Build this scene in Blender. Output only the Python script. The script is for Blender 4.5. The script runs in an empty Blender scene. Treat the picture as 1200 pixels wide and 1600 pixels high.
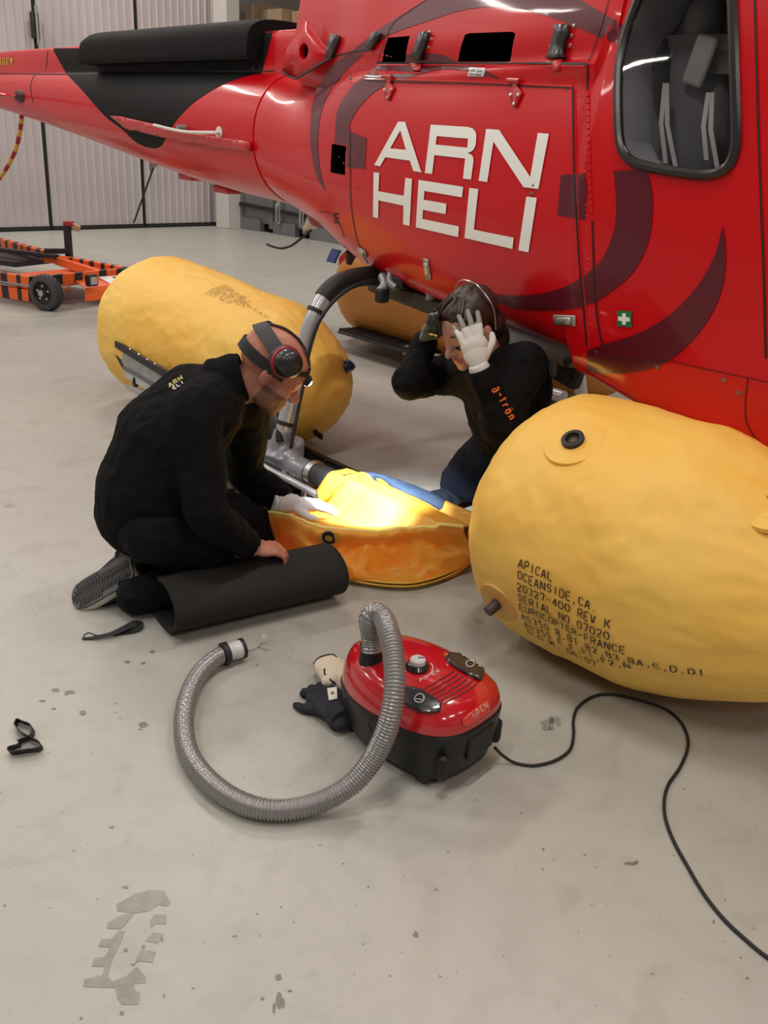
import bpy, bmesh, math, random
from math import sin, cos, pi, radians, sqrt
from mathutils import Vector, Matrix, noise, geometry
from mathutils.bvhtree import BVHTree
V = Vector
random.seed(7)
scene = bpy.context.scene
COL = scene.collection
# ------------------------------------------------------------------ camera
F = 1400.0
CAM = V((0, 0, 1.45))
dn = V((-200, 3450, F)).normalized()            # gravity in camera coords (x right, y down, z forward)
up_c = -dn
fy = V((0, 0, 1)) - up_c * up_c.z
fy.normalize()
fx = fy.cross(up_c)
ROT = Matrix((fx, fy, up_c))                    # camera coords -> world
cd = bpy.data.cameras.new('camera')
cam = bpy.data.objects.new('camera', cd)
COL.objects.link(cam)
cd.sensor_fit = 'VERTICAL'
cd.sensor_height = 36
cd.lens = F / 1600 * 36
cd.clip_start = 0.05
cd.clip_end = 200
cx_, cy_, cz_ = ROT @ V((1, 0, 0)), ROT @ V((0, -1, 0)), ROT @ V((0, 0, -1))
M = Matrix((cx_, cy_, cz_)).transposed().to_4x4()
M.translation = CAM
cam.matrix_world = M
scene.camera = cam

def ray(px, py):
    return ROT @ V(((px - 600) / F, (py - 800) / F, 1.0))
def at(px, py, z=None, y=None, x=None):
    d = ray(px, py)
    i, v = (2, z) if z is not None else ((1, y) if y is not None else (0, x))
    return CAM + d * ((v - CAM[i]) / d[i])
# helicopter frame: X forward, Y left, Z up
A_ = radians(-49)
U = V((cos(A_), sin(A_), 0)); L = V((-sin(A_), cos(A_), 0)); O = L * 3.2
def H(x, y, z): return O + U * x + L * y + V((0, 0, z))
def atl(px, py, ly):
    d = ray(px, py); return CAM + d * ((O + L * ly - CAM).dot(L) / d.dot(L))
def hl(p):
    q = p - O; return V((q.dot(U), q.dot(L), q.z))
# ------------------------------------------------------------------ light / exposure
scene.view_settings.view_transform = 'Standard'
scene.view_settings.look = 'None'
scene.view_settings.exposure = 0.0
scene.view_settings.gamma = 1.0
scene.view_settings.use_curve_mapping = False
w = bpy.data.worlds.new('world'); scene.world = w; w.use_nodes = True
w.node_tree.nodes['Background'].inputs[0].default_value = (0.9, 0.93, 1, 1)
w.node_tree.nodes['Background'].inputs[1].default_value = 0.3
C0 = V((-3.24, 16.98, 0)); dA = V((-.643, -.766, 0)); dB = V((.766, -.643, 0))
ROOMA, ROOMB, ROOMH = 18.0, 22.0, 7.0
def area(name, loc, sx, sy, power, col, ang=0):
    l = bpy.data.lights.new(name, 'AREA'); l.shape = 'RECTANGLE'; l.size = sx; l.size_y = sy
    l.energy = power; l.color = col
    o = bpy.data.objects.new(name, l); COL.objects.link(o); o.location = loc; o.rotation_euler = (0, 0, ang)
    return o
LA = math.atan2(dA.y, dA.x)
for i in range(4):
    for j in range(4):
        p = C0 + dA * (2.5 + 3.8 * i) + dB * (1.3 + 5.6 * j)
        area('ceiling_tube_light', (p.x, p.y, 6.3), 1.7, .22, 104, (1.0, .93, .86), LA)
# ------------------------------------------------------------------ helpers
def tag(o, label=None, cat=None, group=None, kind=None):
    if label: o['label'] = label
    if cat: o['category'] = cat
    if group: o['group'] = group
    if kind: o['kind'] = kind
    return o
def empty(name, loc, label=None, cat=None, group=None):
    o = bpy.data.objects.new(name, None); COL.objects.link(o); o.location = loc
    o.empty_display_size = .05
    return tag(o, label, cat, group)
ROOTLOC = {}
def link(o, parent=None):
    COL.objects.link(o)
    if parent is not None:
        o.parent = parent
        T = parent.location if parent.type == 'EMPTY' else V((0, 0, 0))
        o.matrix_parent_inverse = Matrix.Translation(-T)
    return o
def perp(d):
    a = V((0, 0, 1)) if abs(d.z) < .9 else V((1, 0, 0))
    s = d.cross(a).normalized(); return s, s.cross(d).normalized()
def catmull(pts, n, closed=False):
    out = []; P = [V(p) for p in pts]; m = len(P)
    rng = range(m) if closed else range(m - 1)
    for i in rng:
        if closed: a, b, c, d = P[(i - 1) % m], P[i], P[(i + 1) % m], P[(i + 2) % m]
        else:
            b, c = P[i], P[i + 1]
            a = P[i - 1] if i > 0 else b * 2 - c
            d = P[i + 2] if i + 2 < m else c * 2 - b
        for k in range(n):
            t = k / n
            out.append(.5 * ((2 * b) + (c - a) * t + (2 * a - 5 * b + 4 * c - d) * t * t + (3 * b - a - 3 * c + d) * t ** 3))
    if not closed: out.append(P[-1].copy())
    return out
def resample(path, step):
    out = [path[0].copy()]; acc = 0; 
    for a, b in zip(path, path[1:]):
        l = (b - a).length
        if l < 1e-9: continue
        t = step - acc
        while t <= l:
            out.append(a.lerp(b, t / l)); t += step
        acc = (acc + l) % step if l + acc >= step else acc + l
    return out
class MB:
    def __init__(s): s.v = []; s.f = []
    def add(s, vs, fs):
        n = len(s.v); s.v += [V(v) for v in vs]; s.f += [[n + i for i in f] for f in fs]; return s
    def box(s, c, sz, R=None):
        R = R or Matrix.Identity(3); c = V(c); vs = []
        for x in (-.5, .5):
            for y in (-.5, .5):
                for z in (-.5, .5): vs.append(c + R @ V((x * sz[0], y * sz[1], z * sz[2])))
        return s.add(vs, [(0, 1, 3, 2), (4, 6, 7, 5), (0, 4, 5, 1), (2, 3, 7, 6), (0, 2, 6, 4), (1, 5, 7, 3)])
    def beam(s, a, b, wd, ht, upv=V((0, 0, 1))):
        a, b = V(a), V(b); d = (b - a).normalized(); sd = d.cross(upv).normalized(); u = sd.cross(d)
        return s.box((a + b) / 2, ((b - a).length, wd, ht), Matrix((d, -sd, u)).transposed())
    def tube(s, path, r, seg=12, caps=True, closed=False, flat=None):
        path = [V(p) for p in path]; n = len(path)
        rr = r if hasattr(r, '__len__') else [r] * n
        T = []
        for i in range(n):
            if closed: d = path[(i + 1) % n] - path[i - 1]
            else: d = path[min(i + 1, n - 1)] - path[max(i - 1, 0)]
            T.append(d.normalized())
        a, b = perp(T[0]); vs = []
        for i in range(n):
            a = (a - T[i] * a.dot(T[i])).normalized(); b = T[i].cross(a)
            for k in range(seg):
                t = 2 * pi * k / seg
                vs.append(path[i] + (a * cos(t) + b * sin(t)) * rr[i])
        fs = []
        for i in range(n if closed else n - 1):
            j = (i + 1) % n
            for k in range(seg):
                q = (k + 1) % seg; fs.append((i * seg + k, i * seg + q, j * seg + q, j * seg + k))
        if caps and not closed: fs += [list(range(seg))[::-1], [(n - 1) * seg + k for k in range(seg)]]
        return s.add(vs, fs)
    def cyl(s, a, b, r0, r1=None, seg=20): return s.tube([a, b], [r0, r0 if r1 is None else r1], seg)
    def lathe(s, o, d, prof, seg=28):
        o, d = V(o), V(d).normalized(); a, b = perp(d); vs = []; n = len(prof)
        for (h, r) in prof:
            for k in range(seg):
                t = 2 * pi * k / seg; vs.append(o + d * h + (a * cos(t) + b * sin(t)) * max(r, 1e-4))
        fs = [(i * seg + k, i * seg + (k + 1) % seg, (i + 1) * seg + (k + 1) % seg, (i + 1) * seg + k) for i in range(n - 1) for k in range(seg)]
        fs += [list(range(seg))[::-1], [(n - 1) * seg + k for k in range(seg)]]
        return s.add(vs, fs)
    def ball(s, c, r, R=None, seg=16):
        R = R or Matrix.Identity(3); c = V(c)
        r = r if hasattr(r, '__len__') else (r, r, r); vs = [c + R @ V((0, 0, -r[2]))]; h = seg // 2
        for i in range(1, h):
            p = -pi / 2 + pi * i / h
            for k in range(seg):
                t = 2 * pi * k / seg; vs.append(c + R @ V((r[0] * cos(p) * cos(t), r[1] * cos(p) * sin(t), r[2] * sin(p))))
        vs.append(c + R @ V((0, 0, r[2]))); fs = []
        for k in range(seg): fs.append((0, 1 + (k + 1) % seg, 1 + k))
        for i in range(h - 2):
            for k in range(seg):
                a = 1 + i * seg; q = (k + 1) % seg; fs.append((a + k, a + q, a + seg + q, a + seg + k))
        a = 1 + (h - 2) * seg; e = len(vs) - 1
        for k in range(seg): fs.append((a + k, a + (k + 1) % seg, e))
        return s.add(vs, fs)
    def prism(s, poly, off):
        n = len(poly); off = V(off); poly = [V(p) for p in poly]
        return s.add(poly + [p + off for p in poly], [list(range(n))[::-1], list(range(n, 2 * n))] + [(i, (i + 1) % n, n + (i + 1) % n, n + i) for i in range(n)])
    def grid(s, rows):
        m = len(rows[0]); vs = [p for r in rows for p in r]
        return s.add(vs, [(i * m + j, i * m + j + 1, (i + 1) * m + j + 1, (i + 1) * m + j) for i in range(len(rows) - 1) for j in range(m - 1)])
    def ribbon(s, path, wv, th):
        # flat strap: wv = width vector (or list of them), th thickness
        n = len(path); ws = wv if isinstance(wv, list) else [V(wv)] * n; vs = []
        for i in range(n):
            d = (V(path[min(i + 1, n - 1)]) - V(path[max(i - 1, 0)])).normalized(); nn = d.cross(ws[i]).normalized() * th / 2
            p = V(path[i]); vs += [p - ws[i] / 2 - nn, p + ws[i] / 2 - nn, p + ws[i] / 2 + nn, p - ws[i] / 2 + nn]
        fs = [(0, 1, 2, 3), (4 * n - 1, 4 * n - 2, 4 * n - 3, 4 * n - 4)]
        for i in range(n - 1):
            for k in range(4): fs.append((4 * i + k, 4 * i + (k + 1) % 4, 4 * i + 4 + (k + 1) % 4, 4 * i + 4 + k))
        return s.add(vs, fs)
    def build(s, name, mat, parent=None, smooth=True, bevel=0, bseg=2, sub=0, solid=0):
        me = bpy.data.meshes.new(name); me.from_pydata([tuple(v) for v in s.v], [], s.f); me.validate()
        bm = bmesh.new(); bm.from_mesh(me); bmesh.ops.recalc_face_normals(bm, faces=bm.faces); bm.to_mesh(me); bm.free()
        for m in (mat if isinstance(mat, (list, tuple)) else [mat]): me.materials.append(m)
        o = bpy.data.objects.new(name, me); link(o, parent)
        if bevel:
            m = o.modifiers.new('b', 'BEVEL'); m.width = bevel; m.segments = bseg; m.limit_method = 'ANGLE'; m.angle_limit = radians(40)
        if solid:
            m = o.modifiers.new('s', 'SOLIDIFY'); m.thickness = solid; m.offset = 0
        if sub:
            m = o.modifiers.new('u', 'SUBSURF'); m.levels = sub; m.render_levels = sub
        if smooth: shade(me)
        return o
def shade(me, ang=35):
    me.polygons.foreach_set('use_smooth', [True] * len(me.polygons))
    bm = bmesh.new(); bm.from_mesh(me)
    for e in bm.edges:
        if len(e.link_faces) == 2 and e.calc_face_angle(0) > radians(ang): e.smooth = False
    bm.to_mesh(me); bm.free()
# materials ---------------------------------------------------------
MC = {}
def mat(name, col, rough=.5, metal=0, bump=0, bscale=40, var=0, vscale=4, coat=0, col2=None, spec=.5, sss=0, trans=0, emit=None, estr=0, alpha=1, bdist=.01, detail=4, crease=0, cscale=6):
    if name in MC: return MC[name]
    m = bpy.data.materials.new(name); m.use_nodes = True; nt = m.node_tree; N = nt.nodes; K = nt.links
    b = N['Principled BSDF']; b.inputs['Base Color'].default_value = (*col, 1); b.inputs['Roughness'].default_value = rough
    b.inputs['Metallic'].default_value = metal; b.inputs['Coat Weight'].default_value = coat; b.inputs['Coat Roughness'].default_value = .06
    b.inputs['Specular IOR Level'].default_value = spec
    tc = N.new('ShaderNodeTexCoord')
    if var or col2:
        n = N.new('ShaderNodeTexNoise'); n.inputs['Scale'].default_value = vscale; n.inputs['Detail'].default_value = 6; K.new(tc.outputs['Object'], n.inputs['Vector'])
        r = N.new('ShaderNodeValToRGB'); c2 = col2 or tuple(c * (1 - var) for c in col)
        r.color_ramp.elements[0].position = .35; r.color_ramp.elements[1].position = .68
        r.color_ramp.elements[0].color = (*c2, 1); r.color_ramp.elements[1].color = (*col, 1)
        K.new(n.outputs['Fac'], r.inputs[0]); K.new(r.outputs[0], b.inputs['Base Color'])
    last = None
    if bump:
        n = N.new('ShaderNodeTexNoise'); n.inputs['Scale'].default_value = bscale; n.inputs['Detail'].default_value = detail; K.new(tc.outputs['Object'], n.inputs['Vector'])
        bp = N.new('ShaderNodeBump'); bp.inputs['Strength'].default_value = bump; bp.inputs['Distance'].default_value = bdist
        K.new(n.outputs['Fac'], bp.inputs['Height']); last = bp
    if crease:
        n = N.new('ShaderNodeTexNoise'); n.noise_type = 'RIDGED_MULTIFRACTAL'; n.inputs['Scale'].default_value = cscale; n.inputs['Detail'].default_value = 3; n.inputs['Distortion'].default_value = .6; K.new(tc.outputs['Object'], n.inputs['Vector'])
        bp = N.new('ShaderNodeBump'); bp.inputs['Strength'].default_value = crease; bp.inputs['Distance'].default_value = .02
        K.new(n.outputs['Fac'], bp.inputs['Height'])
        if last: K.new(last.outputs[0], bp.inputs['Normal'])
        last = bp
    if last: K.new(last.outputs[0], b.inputs['Normal'])
    if sss: b.inputs['Subsurface Weight'].default_value = sss; b.inputs['Subsurface Radius'].default_value = (.02, .008, .004); b.inputs['Subsurface Scale'].default_value = .5
    if trans: b.inputs['Transmission Weight'].default_value = trans
    if emit: b.inputs['Emission Color'].default_value = (*emit, 1); b.inputs['Emission Strength'].default_value = estr
    if alpha < 1: b.inputs['Alpha'].default_value = alpha
    MC[name] = m; return m
def s2l(r, g, b): return tuple(((c / 255) / 12.92 if c < 11 else ((c / 255 + .055) / 1.055) ** 2.4) for c in (r, g, b))
RED = mat('red_paint', (.62, .003, .008), .30, coat=.28, spec=.22, var=.06, vscale=1.5)
RED2 = mat('red_paint_satin', (.52, .012, .014), .36, coat=.35)
MAROON = mat('maroon_vinyl', (.105, .004, .014), .34, coat=.3, spec=.35)
BLACKP = mat('black_paint', (.007, .008, .009), .65, spec=.15, bump=.1, bscale=200)
WHITEV = mat('white_vinyl', (.93, .95, .90), .35, coat=.3)
BLK = mat('black_rubber', (.012, .012, .013), .55)
DARK = mat('dark_void', (.004, .004, .004), .9, spec=.1)
GASKET = mat('black_gasket', (.018, .018, .018), .3)
STEEL = mat('steel', (.55, .55, .54), .3, metal=1, bump=.05, bscale=60)
GREYP = mat('grey_paint', (.24, .25, .28), .35, metal=.2, coat=.3)
ALU = mat('dull_aluminium', (.42, .43, .44), .45, metal=.6, var=.25, vscale=15)
WHITEP = mat('white_plastic', (.75, .75, .72), .4)
# smooth union of primitives -> one continuous surface --------------------------
def blob(mb, vox=.008, smooth=6, disp=0, dscale=8, sfac=.5):
    me = bpy.data.meshes.new('t'); me.from_pydata([tuple(v) for v in mb.v], [], mb.f)
    bm = bmesh.new(); bm.from_mesh(me); bmesh.ops.recalc_face_normals(bm, faces=bm.faces); bm.to_mesh(me); bm.free()
    o = bpy.data.objects.new('t', me); COL.objects.link(o)
    m = o.modifiers.new('r', 'REMESH'); m.mode = 'VOXEL'; m.voxel_size = vox; m.adaptivity = 0
    if smooth:
        m = o.modifiers.new('s', 'SMOOTH'); m.factor = sfac; m.iterations = smooth
    dg = bpy.context.evaluated_depsgraph_get(); e = o.evaluated_get(dg)
    out = bpy.data.meshes.new_from_object(e); bpy.data.objects.remove(o); bpy.data.meshes.remove(me)
    if disp:
        nr = [v.normal.copy() for v in out.vertices]
        for v, n in zip(out.vertices, nr):
            p = v.co * dscale
            h = noise.noise(p) + .5 * (1 - abs(noise.noise(p * V((1.3, 2.1, 1.7)) * 1.5)) * 3)
            v.co = v.co + n * h * disp
    out.polygons.foreach_set('use_smooth', [True] * len(out.polygons))
    return out
def mobj(name, me, mats, parent=None):
    o = bpy.data.objects.new(name, me); me.name = name
    me.materials.clear()
    for m in (mats if isinstance(mats, (list, tuple)) else [mats]): me.materials.append(m)
    return link(o, parent)
# ------------------------------------------------------------------ the setting
def floor_mat():
    m = bpy.data.materials.new('epoxy_floor'); m.use_nodes = True; nt = m.node_tree; N = nt.nodes; K = nt.links
    b = N['Principled BSDF']; tc = N.new('ShaderNodeTexCoord')
    def nz(sc, det=6, dist=0, t=None):
        n = N.new('ShaderNodeTexNoise'); n.inputs['Scale'].default_value = sc; n.inputs['Detail'].default_value = det; n.inputs['Distortion'].default_value = dist
        K.new(tc.outputs['Object'], n.inputs['Vector']); return n.outputs['Fac']
    def ramp(src, p0, c0, p1, c1):
        r = N.new('ShaderNodeValToRGB'); r.color_ramp.elements[0].position = p0; r.color_ramp.elements[1].position = p1
        r.color_ramp.elements[0].color = (*c0, 1); r.color_ramp.elements[1].color = (*c1, 1); K.new(src, r.inputs[0]); return r.outputs[0]
    def mul(a, bb, f=1):
        x = N.new('ShaderNodeMix'); x.data_type = 'RGBA'; x.blend_type = 'MULTIPLY'; x.inputs[0].default_value = f; K.new(a, x.inputs[6]); K.new(bb, x.inputs[7]); return x.outputs[2]
    base = ramp(nz(1.3), .3, (.405, .402, .365), .7, (.445, .438, .395))
    g = (1, 1, 1)
    base = mul(base, ramp(nz(11, 8, .3), .33, (.93, .93, .92), .5, g))
    base = mul(base, ramp(nz(55, 3), .26, (.45, .43, .4), .30, g))          # specks
    base = mul(base, ramp(nz(3.1, 10, 1.5), .34, (.86, .85, .83), .40, g), .6)   # scuffs
    # tyre and boot marks
    v = N.new('ShaderNodeTexVoronoi'); v.inputs['Scale'].default_value = 2.2; v.feature = 'F1'; K.new(tc.outputs['Object'], v.inputs['Vector'])
    spots = ramp(v.outputs['Distance'], .045, (.72, .71, .69), .055, g); base = mul(base, spots, .8)
    K.new(base, b.inputs['Base Color'])
    rr = N.new('ShaderNodeMapRange'); K.new(nz(5, 6), rr.inputs[0]); rr.inputs[3].default_value = .28; rr.inputs[4].default_value = .45
    K.new(rr.outputs[0], b.inputs['Roughness'])
    bp = N.new('ShaderNodeBump'); bp.inputs['Strength'].default_value = .12; bp.inputs['Distance'].default_value = .01
    K.new(nz(30, 5), bp.inputs['Height']); K.new(bp.outputs[0], b.inputs['Normal'])
    b.inputs['Specular IOR Level'].default_value = .4
    return m
FLOOR = floor_mat()
cA, cB = ROOMA, ROOMB
q = [C0 - dA * 3.3 - dB * .8, C0 + dA * cA - dB * .8, C0 + dA * cA + dB * cB, C0 + dB * cB - dA * 3.3]
tag(MB().prism(q, (0, 0, -.2)).build('floor', FLOOR, smooth=False), kind='structure')
CEIL = mat('ceiling_grey', (.30, .30, .30), .8)
tag(MB().prism([p + V((0, 0, ROOMH)) for p in q], (0, 0, .2)).build('ceiling', CEIL, smooth=False), kind='structure')
WALL = mat('wall_panel', (.34, .32, .31), .6, var=.1, vscale=.6)
DOORM = mat('door_sheet', (.64, .575, .585), .42, metal=.1, var=.14, vscale=.7)
def corr(name, a, b, z0, z1, n_in, pitch, depth, m, kind='structure', thick=.06):
    # corrugated sheet, ribs on the n_in side
    a, b = V(a), V(b); Ld = (b - a).length; d = (b - a) / Ld; mb = MB(); prof = []
    k = int(Ld / pitch); pitch = Ld / k
    for i in range(k):
        s = i * pitch
        prof += [(s, 0), (s + pitch * .80, 0), (s + pitch * .86, depth), (s + pitch * .94, depth)]
    prof.append((Ld, 0)); prof += [(Ld, -thick), (0, -thick)]
    poly = [a + d * s + n_in * h + V((0, 0, z0)) for s, h in prof]
    # strips instead of one n-gon
    n = len(poly) - 2
    for i in range(n - 1):
        p, r = poly[i], poly[i + 1]
        mb.add([p, r, r + V((0, 0, z1 - z0)), p + V((0, 0, z1 - z0))], [(0, 1, 2, 3)])
    mb.box((a + b) / 2 - n_in * (thick / 2) + V((0, 0, (z0 + z1) / 2)), (Ld, thick - .002, z1 - z0), Matrix((d, V((-d.y, d.x, 0)), V((0, 0, 1)))).transposed())
    return tag(mb.build(name, m, smooth=False), kind=kind)
nA = dB            # inward normal of the door wall
# folding hangar doors: seams where the photograph shows them
def on_wallA(px, py):
    d = ray(px, py); n = dB; return CAM + d * ((C0 - CAM).dot(n) / d.dot(n))
seams = [0.12] + [(on_wallA(x, y) - C0).dot(dA) for x, y in ((225, 357), (79, 357))]
seams += [seams[-1] + (seams[-1] - seams[-2]), seams[-1] + 2 * (seams[-1] - seams[-2]), cA - .3]
print('SEAMS', seams)
DK = mat('door_edge_black', (.02, .02, .02), .5)
tag(MB().beam(C0 + V((0, 0, ROOMH / 2)) - dB * .25, C0 + dA * cA - dB * .25 + V((0, 0, ROOMH / 2)), .3, ROOMH).build('wall_left', WALL, smooth=False), kind='structure')
for i, (s0, s1) in enumerate(zip(seams, seams[1:])):
    a, b = C0 + dA * (s0 + .02), C0 + dA * (s1 - .02)
    corr('door_%d' % (i + 1), b, a, .06, 6.4, nA, .13, .020, DOORM)
    mb = MB()
    for e in (a, b):
        mb.beam(e + V((0, 0, .05)) + nA * .0, e + V((0, 0, 6.4)), .035, .03, nA)
    mb.beam(a + V((0, 0, .03)), b + V((0, 0, .03)), .10, .035)
    tag(mb.build('trim_%d' % (i + 1), DK, smooth=False), kind='structure')
for i, (px, py) in enumerate(((50, 40),)):
    p = on_wallA(px, py) + nA * .08
    h = empty('door_bolt', p, 'dark steel bolt on the seam between two hangar door leaves', 'bolt')
    MB().box(p, (.10, .08, .34), Matrix((dA, dB, V((0, 0, 1)))).transposed()).build('bolt_plate', DK, h, bevel=.01)
    MB().cyl(p + V((0, 0, -.25)) + nA * .06, p + V((0, 0, .25)) + nA * .06, .02).build('bolt_rod', STEEL, h)
# right wall: corrugated light panel, set back behind the container
WB = C0 + dA * .0
WO = -dA * 3.2
corr('wall_back', C0 - dB * .75 + WO, C0 + dB * cB + WO, 0, ROOMH, dA, .30, .035, mat('wall_sheet', (.60, .56, .50), .5, var=.1, vscale=.5))
tag(MB().beam(C0 - dB * .65 + V((0, 0, ROOMH / 2)), C0 - dA * 3.3 - dB * .65 + V((0, 0, ROOMH / 2)), .2, ROOMH).build('wall_corner', WALL, smooth=False), kind='structure')
for nm, a, b in (('wall_near', C0 + dA * cA, C0 + dA * cA + dB * cB), ('wall_right', C0 + dB * cB - dA * 3.3, C0 + dA * cA + dB * cB)):
    tag(MB().beam(a + V((0, 0, ROOMH / 2)), b + V((0, 0, ROOMH / 2)), .2, ROOMH).build(nm, WALL, smooth=False), kind='structure')
# corner column
cp = at(357, 356, z=0)
tag(MB().beam(cp, cp + V((0, 0, 6.8)), .34, .28, dA).build('trim_column', mat('column_white', (.62, .60, .57), .45), smooth=False, bevel=.01), kind='structure')
# floor joint lines
JM = mat('floor_joint', (.25, .24, .22), .8)
mb = MB()
p, r = at(585, 404, z=0), at(680, 380, z=0)
for (a, b) in (((585, 404), (665, 386)), ((60, 357.5), (347, 357.5))):
    pa, pb = at(*a, z=.0005), at(*b, z=.0005); mb.beam(pa, pb, .02, .002)
tag(mb.build('trim_joint', JM, smooth=False), kind='structure')
# floor stains (oily prints) as thin films on the floor
STAIN = mat('oil_stain', (.30, .29, .265), .35, var=.25, vscale=30)
STAIN2 = mat('oil_spot', (.13, .125, .12), .35)
def film(name, polys, m, z=.0008):
    mb = MB()
    for poly in polys:
        pts = [at(x, y, z=z) for x, y in poly]
        mb.add(pts, [list(range(len(pts)))])
    return tag(mb.build(name, m, smooth=False), kind='structure')
def q3(ox, oy, s, pts): return [(ox + x / s, oy + y / s) for x, y in pts]
pr = [[(300, 130), (330, 110), (400, 92), (470, 95), (500, 150), (480, 168), (440, 160), (400, 190), (330, 200), (250, 190), (245, 160)],
      [(330, 200), (280, 262), (265, 275), (200, 272), (205, 245), (240, 225), (285, 205)],
      [(262, 280), (285, 285), (260, 350), (225, 420), (205, 500), (225, 520), (300, 490), (340, 450), (385, 500), (380, 528), (330, 530), (330, 560), (358, 575), (348, 628), (270, 628), (250, 600), (240, 550), (160, 548), (90, 545), (95, 510), (150, 498), (180, 490), (190, 450), (130, 450), (140, 410), (190, 405), (215, 360), (160, 358), (175, 320), (225, 320), (240, 300)],
      [(425, 205), (480, 208), (478, 252), (428, 250), (405, 270), (400, 240)],
      [(420, 290), (468, 300), (440, 342), (380, 330)], [(365, 368), (430, 382), (415, 432), (350, 425), (330, 440), (345, 400)]]
film('floor_print_stain', [q3(100, 1360, 3, p) for p in pr], STAIN)
def spot(px, py, rx, ry, n=10, j=.25):
    return [(px + rx * cos(2 * pi * k / n) * (1 + random.uniform(-j, j)), py + ry * sin(2 * pi * k / n) * (1 + random.uniform(-j, j))) for k in range(n)]
sp = []
for x, y, a, b in ((129, 1114, 6, 4), (223, 1132, 7, 5), (238, 1018, 4, 2.6), (196, 1484, 4, 3), (224, 1479, 3, 2.5), (208, 1507, 3, 2), (190, 1583, 4, 4), (196, 1386, 5, 2.5), (253, 1468, 2.5, 2.5), (127, 1591, 3, 2),
                   (87, 1078, 6, 3), (110, 1081, 8, 3), (104, 1084, 4, 2), (66, 1095, 5, 2), (84, 1107, 4, 1.6), (199, 1034, 5, 2), (224, 1036, 4, 2), (181, 1099, 1.5, 1), (181, 1113, 1.5, 1), (188, 1122, 1.5, 1),
                   (436, 1563, 6, 12), (428, 1575, 3, 9), (442, 1568, 3, 8), (435, 1527, 5, 6), (410, 1560, 3, 3), (453, 1548, 4, 2), (402, 1428, 1.5, 1.5), (439, 1417, 1.5, 1.5), (405, 1462, 1.2, 1.2), (985, 1349, 10, 3), (994, 1347, 4, 3), (849, 1327, 2, 2), (1115, 1440, 2, 3), (256, 1556, 2, 3), (500, 1320, 1.5, 1.5), (650, 1460, 4, 5)):
    sp.append(spot(x, y, a, b))
film('floor_spot_stain', sp, mat('oil_spot_pale', (.2, .19, .175), .35))
xs = [[(843, 1128), (870, 1120), (878, 1125), (850, 1135)], [(858, 1119), (864, 1119), (866, 1140), (858, 1141)], [(868, 1128), (878, 1130), (872, 1136)], [(845, 1136), (858, 1134), (862, 1140), (852, 1142)]]
film('floor_cross_stain', xs, STAIN)
# ------------------------------------------------------------------ container, shelf, boxes
pa, pb = at(372, 356.5, z=0), at(520, 380, z=0)
dc = (pb - pa).normalized(); nc = V((dc.y, -dc.x, 0))
if nc.dot(CAM - pa) < 0: nc = -nc
CG = mat('container_grey', (.16, .165, .17), .5, var=.15, vscale=2)
c0 = empty('shipping_container', pa, 'dark grey steel shipping container against the far wall of the hangar', 'container')
RC = Matrix((dc, -nc, V((0, 0, 1)))).transposed()
def cpt(s, n, z): return pa + dc * s + nc * n + V((0, 0, z))
Lc = 6.0
MB().box(cpt(Lc / 2, -1.0, 1.33), (Lc, 1.9, 2.4), RC).build('body', CG, c0, smooth=False, bevel=.02)
for s in (0.02, .84, 1.7, 2.9, 4.1): MB().box(cpt(s + .06, -.06, 1.32), (.10, .10, 2.5), RC).build('post', CG, c0, smooth=False)
mb = MB()
for s0, s1 in ((0, .62), (.98, 1.55), (1.92, 3.2), (3.6, Lc)): mb.box(cpt((s0 + s1) / 2, -.05, .10), (s1 - s0, .12, .2), RC)
mb.build('base_rail', CG, c0, smooth=False)
MB().box(cpt(Lc / 2, -.12, .10), (Lc, .05, .19), RC).build('fork_pocket', DARK, c0, smooth=False)
for s in (.62, .8): pass
for s in (1.18, 1.78):
    o = MB().cyl(cpt(s, .05, .18), cpt(s, .05, 2.4), .03).build('lock_rod', mat('galvanised', (.5, .5, .5), .4, metal=.7), c0)
    MB().box(cpt(s, .09, .35), (.05, .05, .3), RC).build('rod_handle', STEEL, c0, bevel=.01)
MB().beam(cpt(.1, .03, .42), cpt(3.2, .03, .30), .04, .06).build('lower_bar', BLK, c0, smooth=False)
# rack with cardboard boxes above
pr0 = at(392, 52, y=17.95); zt = pr0.z
print('BOXZ', pr0)
wd = dc
SH = mat('rack_metal', (.45, .44, .42), .5)
rk = empty('storage_rack', (pr0.x, pr0.y, 2.54), 'pale metal rack standing on the grey container and holding cardboard boxes', 'rack')
base = V((pr0.x, pr0.y, 0)) - wd * .3 - nc * .0
MB().box(base + wd * 1.3 + V((0, 0, zt - .03)), (3.0, .8, .05), RC).build('shelf_board', SH, rk, smooth=False)
for s in (-.1, 2.7):
    for n in (-.36, .36): MB().box(base + wd * s + nc * n + V((0, 0, (zt + 2.50) / 2)), (.06, .06, zt - .06 - 2.54), RC).build('leg', SH, rk, smooth=False)
CB = mat('cardboard', (.42, .29, .17), .8, var=.1, vscale=8); TP = mat('box_tape', (.5, .42, .3), .4)
def cbox(s, n, w, d, h, label):
    c = base + wd * s + nc * n + V((0, 0, zt))
    o = empty('cardboard_box', c, label, 'box', 'cardboard boxes on the rack')
    MB().box(c + V((0, 0, h / 2)), (w, d, h), RC).build('carton', CB, o, smooth=False, bevel=.008)
    MB().box(c + V((0, 0, h / 2)), (.06, d + .006, h + .006), RC).build('tape', TP, o, smooth=False)
cbox(.55, -.05, .42, .4, .42, 'squarish brown cardboard box at the left end of the rack')
cbox(1.15, .05, .62, .45, .30, 'wide tan cardboard box in the middle of the rack')
cbox(1.72, -.1, .40, .4, .27, 'small tan cardboard box at the right end of the rack beside the red cowling')
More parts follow.
